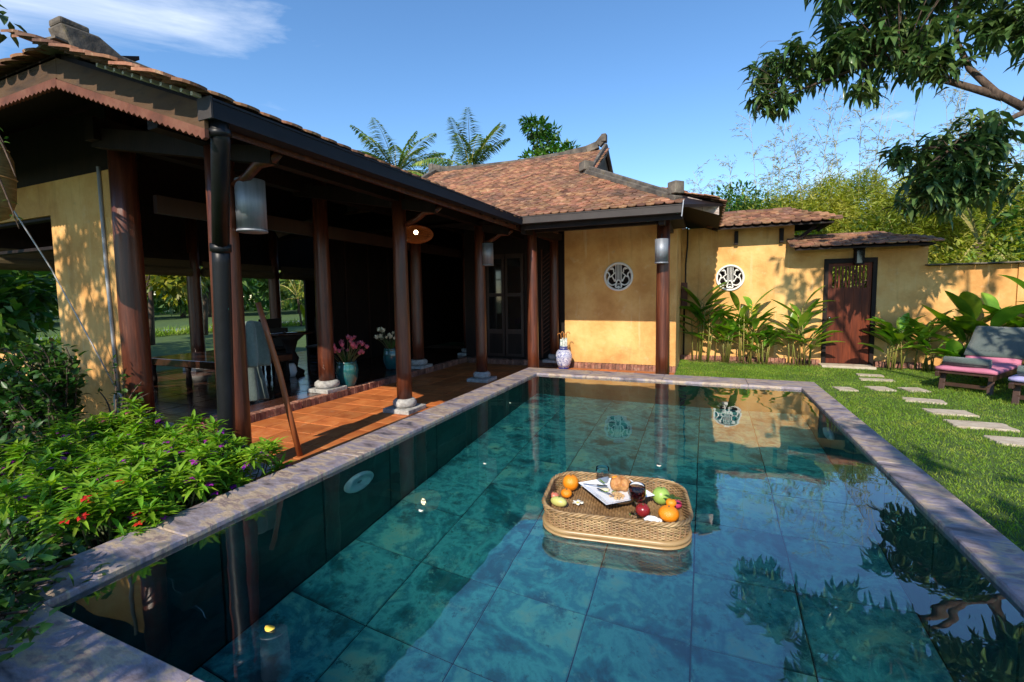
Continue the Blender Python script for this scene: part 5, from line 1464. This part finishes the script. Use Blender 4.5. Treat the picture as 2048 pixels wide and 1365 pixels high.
# ------------------------------------------------------------------ shrubs with rounder leaves
def shrub(name, label, base, tips, m, Ls, Ws, dens, jit=.12, group=None, cat='shrub'):
    """stems run from base to each tip; leaves sit along the outer part of each stem"""
    t = thing(name, label, cat, base, group)
    q = MB(); parts = []
    B = Vector(base)
    for tp in tips:
        e = Vector(tp); k = 8
        sag = Vector((random.uniform(-jit, jit), random.uniform(-jit, jit), .10))
        pts = [B.lerp(e, i / k) + sag * math.sin(PI * i / k) for i in range(k + 1)]
        q.tube(pts, [.010 * (1 - .8 * i / k) + .002 for i in range(k + 1)], 5)
        n = dens
        f = rng.uniform(.25, 1.0, n)
        P = np.array([list(pts[min(int(v * k), k - 1)].lerp(pts[min(int(v * k) + 1, k)], v * k - int(v * k))) for v in f]) + rng.normal(0, jit * .35, (n, 3))
        D = rand_dirs(n, -.4, .8) + np.array([list((e - B).normalized())]) * .4
        parts.append(leaves(P, D, np.tile([[0, 0, 1.]], (n, 1)) + rng.normal(0, .35, (n, 3)), rng.uniform(*Ls, n), rng.uniform(*Ws, n), rng.uniform(.0, .35, n), .18))
    q.build('branches', m_bark, t, True)
    leaf_obj('foliage', parts, m, t)
def cloud_tips(c, r, n, zr=1.0):
    d = rand_dirs(n); d[:, 2] = np.abs(d[:, 2]) * zr
    return [tuple(np.array(c) + d[i] * np.array(r) * rng.uniform(.6, 1.0)) for i in range(n)]
shrub('leafy_shrub', 'dark green shrub with round leaves before the left window', (-5.35, 2.1, 0), cloud_tips((-5.50, 2.02, .72), (.58, .3, .48), 54), m_leaf, (.055, .095), (.032, .052), 34, .10, 'shrubs at the left')
shrub('leafy_shrub', 'thin twiggy shrub before the ochre wall behind the flower bed', (-4.95, 2.3, 0), [(-4.6, 2.45, .62), (-5.1, 2.5, .8), (-5.3, 2.4, .6), (-4.8, 2.5, .7), (-4.5, 2.4, .48), (-5.0, 2.45, .5), (-5.25, 2.5, .9)], m_leaf, (.035, .06), (.018, .03), 18, .07, 'shrubs at the left')
shrub('leafy_shrub', 'shaded shrub at the far left behind the flower bed', (-4.6, 1.35, 0), cloud_tips((-4.6, 1.35, .35), (.55, .35, .34), 40), m_leaf, (.055, .09), (.028, .045), 30, .1, 'shrubs at the left')
shrub('leafy_shrub', 'dark shrub hanging over the near pool corner at the bottom left', (-2.75, .72, 0), cloud_tips((-2.42, .74, .30), (.36, .24, .24), 46, .9), m_leaf, (.045, .07), (.022, .036), 26, .07, 'shrubs at the left')
shrub('leafy_shrub', 'shaded bush at the left edge beside the near pool corner', (-2.9, 1.0, 0), cloud_tips((-2.85, .95, .28), (.34, .28, .22), 30, .9), m_leaf, (.045, .065), (.02, .034), 24, .07, 'shrubs at the left')
shrub('leafy_shrub', 'dark leafy branches crossing the near front coping at the bottom left', (-2.7, .30, 0), cloud_tips((-1.98, .50, .42), (.34, .20, .14), 30, .8) + cloud_tips((-2.3, .55, .42), (.3, .2, .2), 20, .9), m_leaf, (.045, .07), (.022, .036), 24, .06, 'shrubs at the left')
shrub('leafy_shrub', 'green shrub under the left window at the left edge', (-6.5, 2.15, 0), cloud_tips((-6.5, 2.1, .55), (.55, .3, .48), 46), m_leaf, (.055, .095), (.032, .052), 30, .10, 'shrubs at the left')
shrub('creeper', 'thin creeper with small leaves hanging from the left eave', (-5.3, 1.75, 2.95), [(-4.78, 1.72, 2.62), (-4.65, 1.72, 2.36), (-4.95, 1.7, 2.15), (-5.1, 1.7, 2.0), (-4.75, 1.75, 2.0)], m_leaf, (.03, .05), (.014, .024), 14, .03, None, 'creeper')

# ------------------------------------------------------------------ heliconias along the garden wall
def heliconia(label, x, y, n, hmin, hmax, spread, L_, Wd, bloom=None, lean=0.0, nl=4):
    t = thing('heliconia', label, 'plant', (x, y, 0), 'heliconias along the garden wall')
    q = MB(); parts = []; tops = []
    for i in range(n):
        a = rng.uniform(0, 2 * PI); rr_ = spread * math.sqrt(rng.random())
        b0 = Vector((x + rr_ * math.cos(a), min(y + rr_ * .45 * math.sin(a), 10.66), 0)); hh = rng.uniform(hmin, hmax)
        e = b0 + Vector((rng.uniform(-.1, .1) + lean * hh, rng.uniform(-.12, .02), hh))
        q.tube([b0, b0.lerp(e, .55) + Vector((0, 0, .02)), e], [.013, .011, .007], 6); tops.append(e)
        for k in range(nl):
            f = .5 + .5 * (k + 1) / nl; c = b0.lerp(e, f)
            ang = rng.uniform(0, 2 * PI) if rng.random() < .4 else (0 if k % 2 else PI) + rng.uniform(-.5, .5)
            d = Vector((math.cos(ang), math.sin(ang) * .5 - .15, rng.uniform(.35, 1.5)))
            d.normalize(); pe = c + d * .10
            if pe.y > 10.68: pe.y = 10.68
            q.tube([c, pe], [.005, .004], 4)
            # a long leaf in several bands so that it arches
            ln = L_ * rng.uniform(.75, 1.2); wd = 1.35 * Wd * rng.uniform(.75, 1.15)
            P = np.array([list(pe)]); D = np.array([[d.x, d.y, d.z]])
            X = np.cross(D, [[0, 0, 1.]]); X = unit(X); N = np.cross(X, D)
            arch = rng.uniform(.12, .6); fold = rng.uniform(.1, .3)
            ks = 8; V = []; 
            for s in range(ks + 1):
                u = s / ks; w_ = wd * (math.sin(PI * min(u * .93 + .05, 1)) ** .75) * .5
                p = P[0] + D[0] * ln * (u - .12 * arch * u * u) - np.array([0, 0, 1.]) * ln * arch * .55 * u * u
                if p[1] > 10.70: p[1] = 10.70
                V += [p - X[0] * w_ + N[0] * w_ * fold * 2, p, p + X[0] * w_ + N[0] * w_ * fold * 2]
            F = []
            for s in range(ks):
                for j in (0, 1):
                    a0 = s * 3 + j; F += [(a0, a0 + 1, a0 + 4), (a0, a0 + 4, a0 + 3)]
            parts.append((np.array(V), np.array(F), np.full(len(F), rng.random())))
    q.build('stems', m_helistem, t, True)
    leaf_obj('leaf_blades', parts, m_heli, t)
    if bloom:
        fm = bloom
        e = max(tops, key=lambda v: v.z)
        f = MB()
        for k in range(5):
            a = (k % 2) * PI + .3 * k; c = e + Vector((0, -.06, -.06 + .035 * k))
            f.tube([c, c + Vector((.03 * math.cos(a), -.01, .015)), c + Vector((.075 * math.cos(a), -.015, .05))], [.008, .009, .001], 5)
        f.build('flower_bract', fm, t, True)
heliconia('heliconia with tall dark leaves in the corner by the meter box', -.06, 10.42, 8, .60, 1.35, .18, .62, .15)
heliconia('leafy heliconia left of the round lyre window foot', .32, 10.42, 9, .35, .85, .20, .42, .095)
heliconia('heliconia with an orange bloom under the round lyre window', .78, 10.40, 9, .55, 1.15, .20, .50, .12, m_yellow)
heliconia('low leafy heliconia between the lyre window and door', 1.15, 10.40, 8, .30, .75, .22, .40, .095)
heliconia('heliconia with broad leaves just left of the garden door', 1.72, 10.40, 10, .45, 1.15, .22, .52, .12)
heliconia('heliconia with drooping leaves just right of the garden door', 3.22, 10.40, 8, .30, .80, .16, .50, .125)
heliconia('dark heliconia standing second right of the garden door', 3.62, 10.38, 6, .30, .80, .16, .55, .12)
heliconia('very tall heliconia with large leaves behind the pink lounger', 4.35, 10.30, 9, .50, 1.10, .24, .95, .22, m_red, nl=2)
heliconia('broad leaved heliconia at the right edge behind the loungers', 5.05, 10.25, 9, .55, 1.25, .28, .90, .21, nl=2)
heliconia('low broad leaved heliconia beside the lounger backrest', 4.05, 10.05, 6, .15, .40, .18, .50, .16)
heliconia('heliconia beyond the loungers by the low wall', 5.7, 10.3, 8, .45, 1.2, .3, .8, .2)

# ------------------------------------------------------------------ mango tree over the lawn
def whorl(parts, c, n, L_, W_, droop_lo=-1.1, droop_hi=.35):
    a = rng.uniform(0, 2 * PI, n)
    D = np.stack([np.cos(a), np.sin(a), rng.uniform(droop_lo, droop_hi, n)], 1)
    P = np.tile([[c[0], c[1], c[2]]], (n, 1)) + rng.normal(0, .06, (n, 3))
    parts.append(leaves(P, D, np.tile([[0, 0, 1.]], (n, 1)), L_ * rng.uniform(.45, 1.15, n), 1.15 * W_ * rng.uniform(.7, 1.35, n), rng.uniform(.05, .65, n), .22))
def limb(q, pts, r0_, r1_, n=10):
    k = len(pts); q.tube(pts, [r0_ + (r1_ - r0_) * i / (k - 1) for i in range(k)], n)
def leafy_mass(parts, q, centre, rad, n, L_, W_, src, nleaf=12):
    d = rand_dirs(n); rr_ = rng.random(n) ** (1 / 2.2)
    for i in range(n):
        c = np.array(centre) + d[i] * np.array(rad) * rr_[i]
        whorl(parts, c, nleaf, L_, W_)
        if q is not None and i % 2 == 0:
            s = Vector(src[i % len(src)]); e = Vector(c)
            q.tube([s, s.lerp(e, .5) + Vector((0, 0, .06)), e], [.014, .009, .005], 4)
mango = thing('mango_tree', 'mango tree with dark drooping leaves reaching in from the right', 'tree', (6.3, 9.2, 0))
q = MB(); parts = []
limb(q, [(6.3, 9.2, 0), (6.15, 9.2, 1.2), (5.7, 9.25, 2.5), (5.0, 9.35, 3.6), (4.35, 9.42, 4.12)], .17, .07, 14)
limb(q, [(4.35, 9.42, 4.12), (4.02, 9.5, 4.45), (3.80, 9.75, 4.95), (3.72, 10.0, 5.5), (3.7, 10.1, 6.3)], .058, .03)
limb(q, [(4.1, 9.47, 4.35), (3.6, 9.75, 4.78), (3.0, 10.1, 5.25), (2.3, 10.4, 5.7), (1.5, 10.5, 5.85)], .058, .018)
limb(q, [(2.6, 10.25, 5.5), (2.0, 10.3, 5.35), (1.3, 10.35, 5.2)], .035, .014)
limb(q, [(4.35, 9.42, 4.12), (4.2, 9.1, 4.0), (3.7, 8.9, 3.75), (3.25, 8.75, 3.5)], .05, .016)
limb(q, [(5.4, 9.3, 3.1), (5.0, 9.0, 3.6), (4.6, 8.8, 3.7)], .06, .02)
limb(q, [(4.35, 9.42, 4.12), (4.6, 9.6, 5.0), (4.7, 9.8, 6.2)], .08, .03)
leafy_mass(parts, q, (1.30, 10.45, 5.85), (.62, .5, .38), 30, .30, .066, [(1.5, 10.5, 5.85), (2.0, 10.35, 5.6)])
leafy_mass(parts, q, (1.15, 10.4, 5.22), (.52, .42, .26), 22, .30, .066, [(1.3, 10.35, 5.2)])
leafy_mass(parts, q, (1.9, 10.4, 5.55), (.5, .5, .36), 22, .30, .066, [(1.8, 10.4, 5.6)])
leafy_mass(parts, q, (2.6, 10.3, 5.75), (.75, .6, .50), 48, .33, .075, [(2.3, 10.4, 5.7), (3.0, 10.1, 5.25)])
leafy_mass(parts, q, (2.85, 10.2, 6.6), (1.5, .8, .55), 80, .33, .075, [(3.0, 10.1, 5.25), (3.7, 10.1, 6.3)])
leafy_mass(parts, q, (3.35, 9.6, 5.1), (.40, .3, .35), 14, .30, .07, [(3.6, 9.75, 4.78)])
leafy_mass(parts, q, (3.25, 10.0, 5.6), (.50, .5, .55), 34, .32, .075, [(3.2, 10.0, 5.2)])
leafy_mass(parts, q, (2.55, 10.2, 5.05), (.3, .3, .22), 7, .30, .07, [(2.6, 10.25, 5.5)])
leafy_mass(parts, q, (4.25, 9.75, 5.45), (.42, .4, .35), 22, .32, .075, [(4.6, 9.6, 5.0)])
leafy_mass(parts, q, (4.75, 9.5, 5.0), (.35, .35, .3), 14, .30, .07, [(4.6, 9.6, 5.0)])
leafy_mass(parts, q, (4.4, 9.9, 6.3), (.9, .7, .6), 50, .32, .075, [(4.7, 9.8, 6.2)])
leafy_mass(parts, q, (4.5, 9.3, 5.2), (.45, .4, .4), 14, .32, .075, [(4.5, 9.55, 4.7)])
leafy_mass(parts, q, (3.30, 8.85, 3.36), (.50, .45, .42), 52, .27, .064, [(3.25, 8.75, 3.5), (3.7, 8.9, 3.75)])
leafy_mass(parts, q, (2.65, 8.75, 3.49), (.30, .3, .12), 10, .24, .058, [(3.25, 8.75, 3.5)])
leafy_mass(parts, q, (3.70, 8.90, 3.69), (.35, .3, .35), 22, .27, .064, [(3.7, 8.9, 3.75)])
leafy_mass(parts, q, (3.10, 8.75, 2.89), (.46, .35, .30), 34, .26, .062, [(3.25, 8.75, 3.5)])
leafy_mass(parts, q, (3.70, 8.85, 3.04), (.40, .35, .28), 26, .26, .062, [(3.7, 8.9, 3.75)])
leafy_mass(parts, q, (4.7, 8.8, 3.7), (.4, .4, .4), 18, .27, .064, [(4.6, 8.8, 3.7)])
for _ in range(26):                                     # long bare flower stalks
    c = Vector((random.uniform(.85, 1.6), 10.2, random.uniform(5.0, 6.2)))
    a = Vector((random.uniform(-.25, -.05), random.uniform(-.1, .1), random.uniform(-.15, .2)))
    q.tube([c, c + a, c + a * 1.6 + Vector((0, 0, -.12))], .004, 3)
q.build('trunk', m_bark, mango, True)
leaf_obj('crown', parts, m_mango, mango)

def shade_tree(label, x, y, h, blobs, L_=.26, W_=.07, lf=10, m=m_mango, name='garden_tree'):
    t = thing(name, label, 'tree', (x, y, 0), 'garden trees around the viewpoint')
    q = MB(); parts = []
    limb(q, [(x, y, 0), (x + .05, y, h * .3), (x - .05, y + .05, h * .6)], .17, .10, 12)
    for c, r, n in blobs:
        limb(q, [(x - .05, y + .05, h * .58), tuple(Vector((x, y, h * .6)).lerp(Vector(c), .55) + Vector((0, 0, .2))), c], .07, .02)
        leafy_mass(parts, None, c, r, n, L_, W_, None, lf)
    q.build('trunk', m_bark, t, True); leaf_obj('crown', parts, m, t)
shade_tree('leafy tree on the lawn right of the pool outside the view', 5.2, 1.6, 4.2, [((5.0, 2.9, 4.4), (1.1, 1.2, .8), 50), ((6.0, 3.0, 4.6), (1.3, 1.3, .9), 70), ((5.2, 4.8, 4.2), (.9, .8, .6), 40), ((3.9, 5.0, 4.9), (.6, .6, .4), 14), ((2.3, 4.5, 6.4), (.9, .9, .6), 16), ((3.4, 4.2, 6.3), (1.0, .9, .7), 30), ((4.7, 4.4, 6.6), (.8, .8, .6), 12)])
shade_tree('leafy tree behind the viewpoint shading the pool', 2.2, -4.2, 4.6, [((1.9, -3.0, 4.5), (1.2, 1.1, .7), 42), ((.5, -3.2, 4.3), (1.0, .9, .6), 18), ((3.4, -2.4, 4.8), (1.0, 1.2, .7), 14), ((1.9, -1.2, 4.4), (.6, .6, .4), 10), ((1.2, -4.4, 4.6), (1.0, .9, .6), 24)])
shade_tree('tree at the left with leaves over the front eave', -8.2, .6, 4.4, [((-6.15, 2.0, 4.0), (.38, .3, .34), 22), ((-6.9, 1.3, 4.4), (.6, .5, .5), 26), ((-5.7, -1.9, 4.1), (.6, .8, .8), 70), ((-5.8, -1.7, 5.3), (.7, .7, .6), 70), ((-6.8, -1.4, 3.9), (.8, .8, .9), 90), ((-1.7, -2.75, 2.8), (.55, .45, .35), 22), ((-4.4, -2.4, 3.6), (.6, .6, .5), 14)], .18, .05, 12)

# ------------------------------------------------------------------ bamboo grove and hedge behind the garden wall
def bamboo(label, x, y, h, n, nl, wisps, spread=1.1, m=m_bamboo):
    t = thing('bamboo_clump', label, 'bamboo', (x, y, 0), 'bamboo clumps behind the garden wall')
    q = MB(); P = []; D = []
    for i in range(n):
        a = rng.uniform(0, 2 * PI); rr_ = .4 * math.sqrt(rng.random())
        tall = i < wisps + 1
        hh = h * (rng.uniform(1.25, 1.6) if tall else rng.uniform(.78, 1.05)); out_ = spread * rng.uniform(.3, 1.0) * (.75 if tall else 1)
        b0 = Vector((x + rr_ * math.cos(a), y + rr_ * math.sin(a), 0))
        pts = [b0 + Vector((out_ * math.cos(a) * (s / 8) ** 2, out_ * math.sin(a) * (s / 8) ** 2, hh * (s / 8) * (1 - .10 * (s / 8) ** 2))) for s in range(9)]
        q.tube(pts, [(.012 if tall else .020) * (1 - .85 * s / 8) + .002 for s in range(9)], 5)
        k = int(nl / n * (.5 if tall else 1))
        f = (rng.random(k) ** .8) * .62 + .38 if not tall else rng.random(k) * .45 + .55
        A = np.array([list(p) for p in pts]); s = np.clip(f * 8, 0, 7.999); i0 = s.astype(int); fr_ = (s - i0)[:, None]
        c = A[i0] * (1 - fr_) + A[i0 + 1] * fr_
        if tall:                                        # thin twigs with leaves along them
            cc, dd = [], []
            for w2 in range(16):
                s2 = rng.uniform(.50, .98) * 8; j = min(int(s2), 7); o0 = pts[j].lerp(pts[j + 1], s2 - j)
                a2 = rng.uniform(0, 2 * PI); tw_ = Vector((math.cos(a2), math.sin(a2), rng.uniform(.1, 1.1))).normalized() * rng.uniform(.25, .65)
                e2 = o0 + tw_; q.tube([o0, o0.lerp(e2, .5) + Vector((0, 0, .04)), e2], [.006, .005, .003], 3)
                for w3 in range(13):
                    u2 = rng.uniform(.25, 1.05); cc.append(list(o0.lerp(e2, u2) + Vector((rng.normal(0, .025), rng.normal(0, .025), .03 * math.sin(PI * min(u2, 1)) + rng.normal(0, .02)))))
                    dd.append(list(tw_ * 1.2 + Vector((rng.normal(0, .3), rng.normal(0, .3), rng.normal(-.2, .25)))))
            P.append(np.array(cc)); D.append(np.array(dd))
        else:
            P.append(c + rng.normal(0, .34, (k, 3)) * np.array([1, 1, .8])); D.append(rand_dirs(k, -.9, .5))
    nt_ = [len(a_) for a_ in P]; wl = sum(nt_[:wisps + 1]); P = np.concatenate(P); D = np.concatenate(D)
    leaf_obj('tip_foliage', [leaves(P[:wl], D[:wl], rand_dirs(wl, .1, 1), rng.uniform(.08, .16, wl), rng.uniform(.014, .024, wl), .2, .1, False)], m_wisp, t)
    P, D = P[wl:], D[wl:]
    k2 = int(nl * 1.6)
    d = rand_dirs(k2, -.7, 1.0); lump = 1 + .18 * np.sin(d[:, 0] * 5 + x) * np.cos(d[:, 2] * 6 + y)
    P2 = np.array([[x, y, h * .50]]) + d * (rng.uniform(.72, 1.05, k2) * lump)[:, None] * np.array([[1.25, 1.1, h * .40]])
    P = np.concatenate([P, P2]); D = np.concatenate([D, d + rng.normal(0, .6, (k2, 3)) + np.array([[0, 0, -.5]])]); k = len(P)
    q.build('culms', m_culm, t, True)
    leaf_obj('foliage', [leaves(P, D, rand_dirs(k, .1, 1), rng.uniform(.10, .21, k), rng.uniform(.020, .034, k), rng.uniform(0, .4, k), .1, False)], m, t)
bl = ['left end of the grove beside the house roof', 'second from the house roof with bare tall culms', 'in the middle above the tall wall cap', 'in the middle with the yellowest leaves', 'above the garden door roof', 'right of the garden door roof', 'behind the low wall', 'at the right end of the grove']
for i, (x, y, h, n, k, ws) in enumerate([(.5, 16.0, 4.1, 18, 9000, 3), (1.8, 17.0, 5.0, 20, 13000, 5), (3.0, 16.5, 5.1, 20, 14000, 4), (4.3, 17.2, 5.4, 20, 14000, 5), (5.5, 16.4, 4.8, 20, 13000, 3), (6.8, 17.2, 5.0, 20, 13000, 4), (8.4, 18, 4.9, 18, 12000, 2), (10.0, 18.4, 5.0, 18, 11000, 2)]):
    bamboo('yellow green bamboo clump ' + bl[i], x, y, h, n, k, ws, 1.3)

def tree(name, label, x, y, h, rad, n, m, L_, W_, group, nb=9, cat='tree', low=.45):
    t = thing(name, label, cat, (x, y, 0), group)
    q = MB(); parts = []
    limb(q, [(x, y, 0), (x + .04 * h, y, h * .3), (x, y + .03 * h, h * .62)], .035 * h ** .8 + .02, .03, 8)
    bs = rand_dirs(nb, -.3, 1.0)
    per = n // nb
    for i in range(nb):
        c = np.array([x, y, h * (low + .62) / 1.62 * 1.1]) + bs[i] * np.array([rad, rad, h * (1 - low) * .5]) * .75
        limb(q, [(x, y, h * .45), tuple((np.array([x, y, h * .55]) + c) / 2 + np.array([0, 0, .1])), tuple(c)], .03, .01, 5)
        d = rand_dirs(per); rr_ = rng.random(per)[:, None] ** (1 / 2.5)
        P = c + d * rr_ * np.array([rad * .5, rad * .5, h * (1 - low) * .3])
        parts.append(leaves(P, d + rng.normal(0, .5, (per, 3)), np.tile([[0, 0, 1.]], (per, 1)) + rng.normal(0, .4, (per, 3)), rng.uniform(.6, 1.2, per) * L_, rng.uniform(.7, 1.2, per) * W_, rng.uniform(.1, .5, per), .15, False))
    q.build('trunk', m_bark, t, True); leaf_obj('crown', parts, m, t)
G2 = 'hedge trees behind the garden wall'
tree('hedge_tree', 'dark green leafy bush beside the house roof corner', .6, 14.6, 4.3, 1.1, 2600, m_treeleaf, .16, .06, G2)
tree('hedge_tree', 'broad leaved bush under the hanging mango branch at the right', 7.6, 14.0, 3.8, 1.6, 3200, m_treeleaf, .22, .09, G2, low=.1)
tree('hedge_tree', 'broad leaved bush at the right edge behind the low wall', 10.0, 15.0, 4.6, 1.8, 3600, m_treeleaf, .24, .10, G2, low=.1)
tree('hedge_tree', 'pale green bush just behind the low garden wall', 5.6, 12.8, 2.7, 1.1, 2200, m_bamboo, .16, .05, G2, low=.1)
tree('hedge_tree', 'bush filling the gap behind the garden door', 3.2, 13.2, 3.1, 1.2, 2400, m_bamboo, .16, .05, G2, low=.1)
tree('hedge_tree', 'low bush behind the low wall at the far right', 8.4, 12.9, 2.7, 1.2, 2200, m_treeleaf, .2, .08, G2, low=.1)
tree('hedge_tree', 'leafy bush behind the tall garden wall', 1.4, 14.4, 4.0, 1.3, 2600, m_bamboo, .17, .05, G2, low=.2)

# ------------------------------------------------------------------ palms and tree behind the roofs
def palm(label, x, y, h, n, L_, group='coconut palms behind the house', name='coconut_palm', m=m_palm):
    t = thing(name, label, 'palm', (x, y, 0), group)
    q = MB(); tr_ = min(1.0, h / 5); q.tube([(x + .6 * tr_, y, 0), (x + .4 * tr_, y, h * .35), (x + .1 * tr_, y, h * .7), (x, y, h)], [.20 * tr_, .16 * tr_, .14 * tr_, .16 * tr_], 10); q.build('trunk', m_bark, t, True)
    c = Vector((x, y, h)); rq = MB(); parts = []
    for i in range(n):
        a = 2 * PI * i / n * 2.4 + rng.uniform(-.2, .2); el = rng.uniform(-.5, 1.2) if i > 3 else rng.uniform(1.0, 1.4); ln = L_ * rng.uniform(.8, 1.1)
        d = Vector((math.cos(a) * math.cos(el), math.sin(a) * math.cos(el), math.sin(el)))
        pts = []; p = c.copy(); k = 10
        for s in range(k + 1):
            pts.append(p.copy()); d = (d + Vector((0, 0, -.15 * (1 - .3 * math.sin(el))))).normalized(); p = p + d * ln / k
        rq.tube(pts, [.035 * (1 - .85 * s / k) for s in range(k + 1)], 4)
        m2 = 44
        f = np.repeat(np.linspace(.14, .99, m2), 2); sd = np.tile([-1., 1.], m2)
        A = np.array([list(v) for v in pts]); s = np.clip(f * k, 0, k - .001); i0 = s.astype(int); fr_ = (s - i0)[:, None]
        P = A[i0] * (1 - fr_) + A[i0 + 1] * fr_; Tn = unit(A[i0 + 1] - A[i0])
        X = unit(np.cross(Tn, [[0, 0, 1.]])) * sd[:, None]
        D = X + Tn * .75 + np.array([[0, 0, -.15]]) + rng.normal(0, .10, (len(P), 3))
        Ll = ln * .24 * np.sin(PI * np.clip(f * .85 + .12, 0, 1)) ** .7 * rng.uniform(.85, 1.1, len(P))
        parts.append(leaves(P, D, np.tile([[0, 0, 1.]], (len(P), 1)), Ll, .10 * L_ / 3.2, .45, .1, False))
    rq.build('frond_ribs', m_culm, t); leaf_obj('fronds', parts, m, t)
palm('coconut palm with wide drooping fronds, left of the two behind the roof', -18.9, 25.3, 9.5, 22, 4.0)
palm('coconut palm with upright fronds rising in the middle behind the roof', -13.4, 25.4, 9.1, 18, 3.7)
palm('small pale palm low between the two tall coconut palms', -18.0, 30, 9.6, 12, 3.2)
bt_ = thing('broad_tree', 'bright green broadleaf tree showing over the wing roof ridge', 'tree', (-6.9, 19.4, 0))
q = MB(); parts = []
limb(q, [(-6.9, 19.4, 0), (-6.85, 19.4, 4), (-6.9, 19.4, 7.2)], .16, .06, 8)
for c, r, n in (((-6.95, 19.4, 8.75), (.62, .6, .38), 300), ((-6.6, 19.5, 8.15), (.6, .6, .42), 300), ((-7.25, 19.3, 9.05), (.35, .4, .22), 110), ((-6.1, 19.3, 7.5), (.9, .7, .40), 380), ((-7.0, 19.3, 7.35), (.7, .7, .45), 300), ((-5.45, 19.4, 7.62), (.42, .5, .34), 200), ((-6.25, 19.5, 8.55), (.3, .4, .25), 80)):
    limb(q, [(-6.9, 19.4, 6.6), tuple((Vector((-6.9, 19.4, 7.4)) + Vector(c)) / 2), c], .04, .012, 5)
    d = rand_dirs(n); P = np.array([c]) + d * (rng.random(n) ** .45)[:, None] * np.array([r])
    parts.append(leaves(P, d + rng.normal(0, .5, (n, 3)), np.tile([[0, 0, 1.]], (n, 1)) + rng.normal(0, .4, (n, 3)), rng.uniform(.18, .34, n), rng.uniform(.08, .14, n), rng.uniform(.1, .5, n), .15, False))
q.build('trunk', m_bark, bt_, True); leaf_obj('crown', parts, m_treeleaf, bt_)
palm('low palm fan among the bamboo behind the low wall', 6.0, 14.5, 2.6, 9, 2.0, None, 'fan_palm')

# ------------------------------------------------------------------ park seen through the hall
q = MB(); q.add([(-25.5, -6, .012), (-21.5, -6, .012), (-21.5, 60, .012), (-25.5, 60, .012)], [(0, 1, 2, 3)]); tag(q.build('pond', m_pond), kind='structure')
q = MB(); q.bb((-21.6, -6, 0), (-21.2, 60, .12)); q.build('pond_edge', m_paver); bpy.data.objects['pond_edge']['kind'] = 'structure'
n = 5000
P = np.stack([rng.normal(-20.9, .25, n), rng.uniform(4, 30, n), np.zeros(n)], 1)
o = leaf_obj('pond_reeds', [leaves(P, rand_dirs(n, .6, 1), rand_dirs(n), rng.uniform(.2, .5, n), .03, .3, 0, False)], m_blade)
tag(o, 'green reeds along the pond edge beyond the hall', 'reeds', kind='stuff')
G3 = 'park trees beyond the open hall'
far = [('park_tree', 'yellow flowering tree seen left through the hall', -17, 9.2, 4.2, 1.6, m_yellowleaf, .30), ('park_tree', 'green tree right of the yellow tree through the hall', -19.5, 12.6, 4.8, 1.7, m_treeleaf, .30),
       ('park_tree', 'dark tree far across the pond', -42, 22, 8, 3.8, m_palm, .05), ('park_tree', 'pale tree far across the pond', -44, 31, 8, 4.0, m_bamboo, .05), ('park_tree', 'rounded tree beyond the stick', -40, 36, 8, 3.8, m_palm, .05),
       ('park_tree', 'tree with orange tinted leaves beside the inner column', -36, 37.5, 6, 2.0, m_yellowleaf, .15), ('park_tree', 'tree seen through the left window', -16, 3.4, 5, 2.4, m_treeleaf, .1), ('park_tree', 'far tree through the left window', -40, 9, 8, 4.2, m_bamboo, .05),
       ('park_tree', 'low bush through the left window', -13.5, 4.4, 2.2, 1.4, m_treeleaf, .05), ('park_tree', 'tree across the pond behind the first far column', -43, 15, 8, 4.2, m_palm, .05), ('park_tree', 'big tree closing the view across the pond', -46, 43, 9, 4.5, m_treeleaf, .05), ('park_tree', 'dense tree left across the pond', -44, 3, 8, 4.4, m_treeleaf, .05),
       ('park_tree', 'green tree across the pond left of the stick', -41, 27, 7, 3.4, m_treeleaf, .05), ('park_tree', 'light green tree seen past the second far column', -43, 26, 9, 3.6, m_yellowleaf, .1)]
for nm, lb, x, y, h, r, m, lo_ in far:
    tree(nm, lb, x, y, h, r, 2200, m, .34 if x > -25 else .8, .15 if x > -25 else .36, G3, low=lo_)
palm('young palm on the lawn seen behind the stick', -20.5, 18.4, 1.5, 13, 2.6, None, 'young_palm', m_bamboo)
n = 16000
P = np.stack([rng.uniform(-70, -52, n), rng.uniform(-40, 110, n), rng.random(n) * rng.uniform(5, 10, n)], 1)
o = leaf_obj('far_woodland', [leaves(P, rand_dirs(n), rand_dirs(n, .1, 1), rng.uniform(.8, 1.7, n), rng.uniform(.4, .8, n), .3, .1, False)], m_treeleaf)
tag(o, 'far green woodland closing the park behind the pond', 'woodland', kind='stuff')
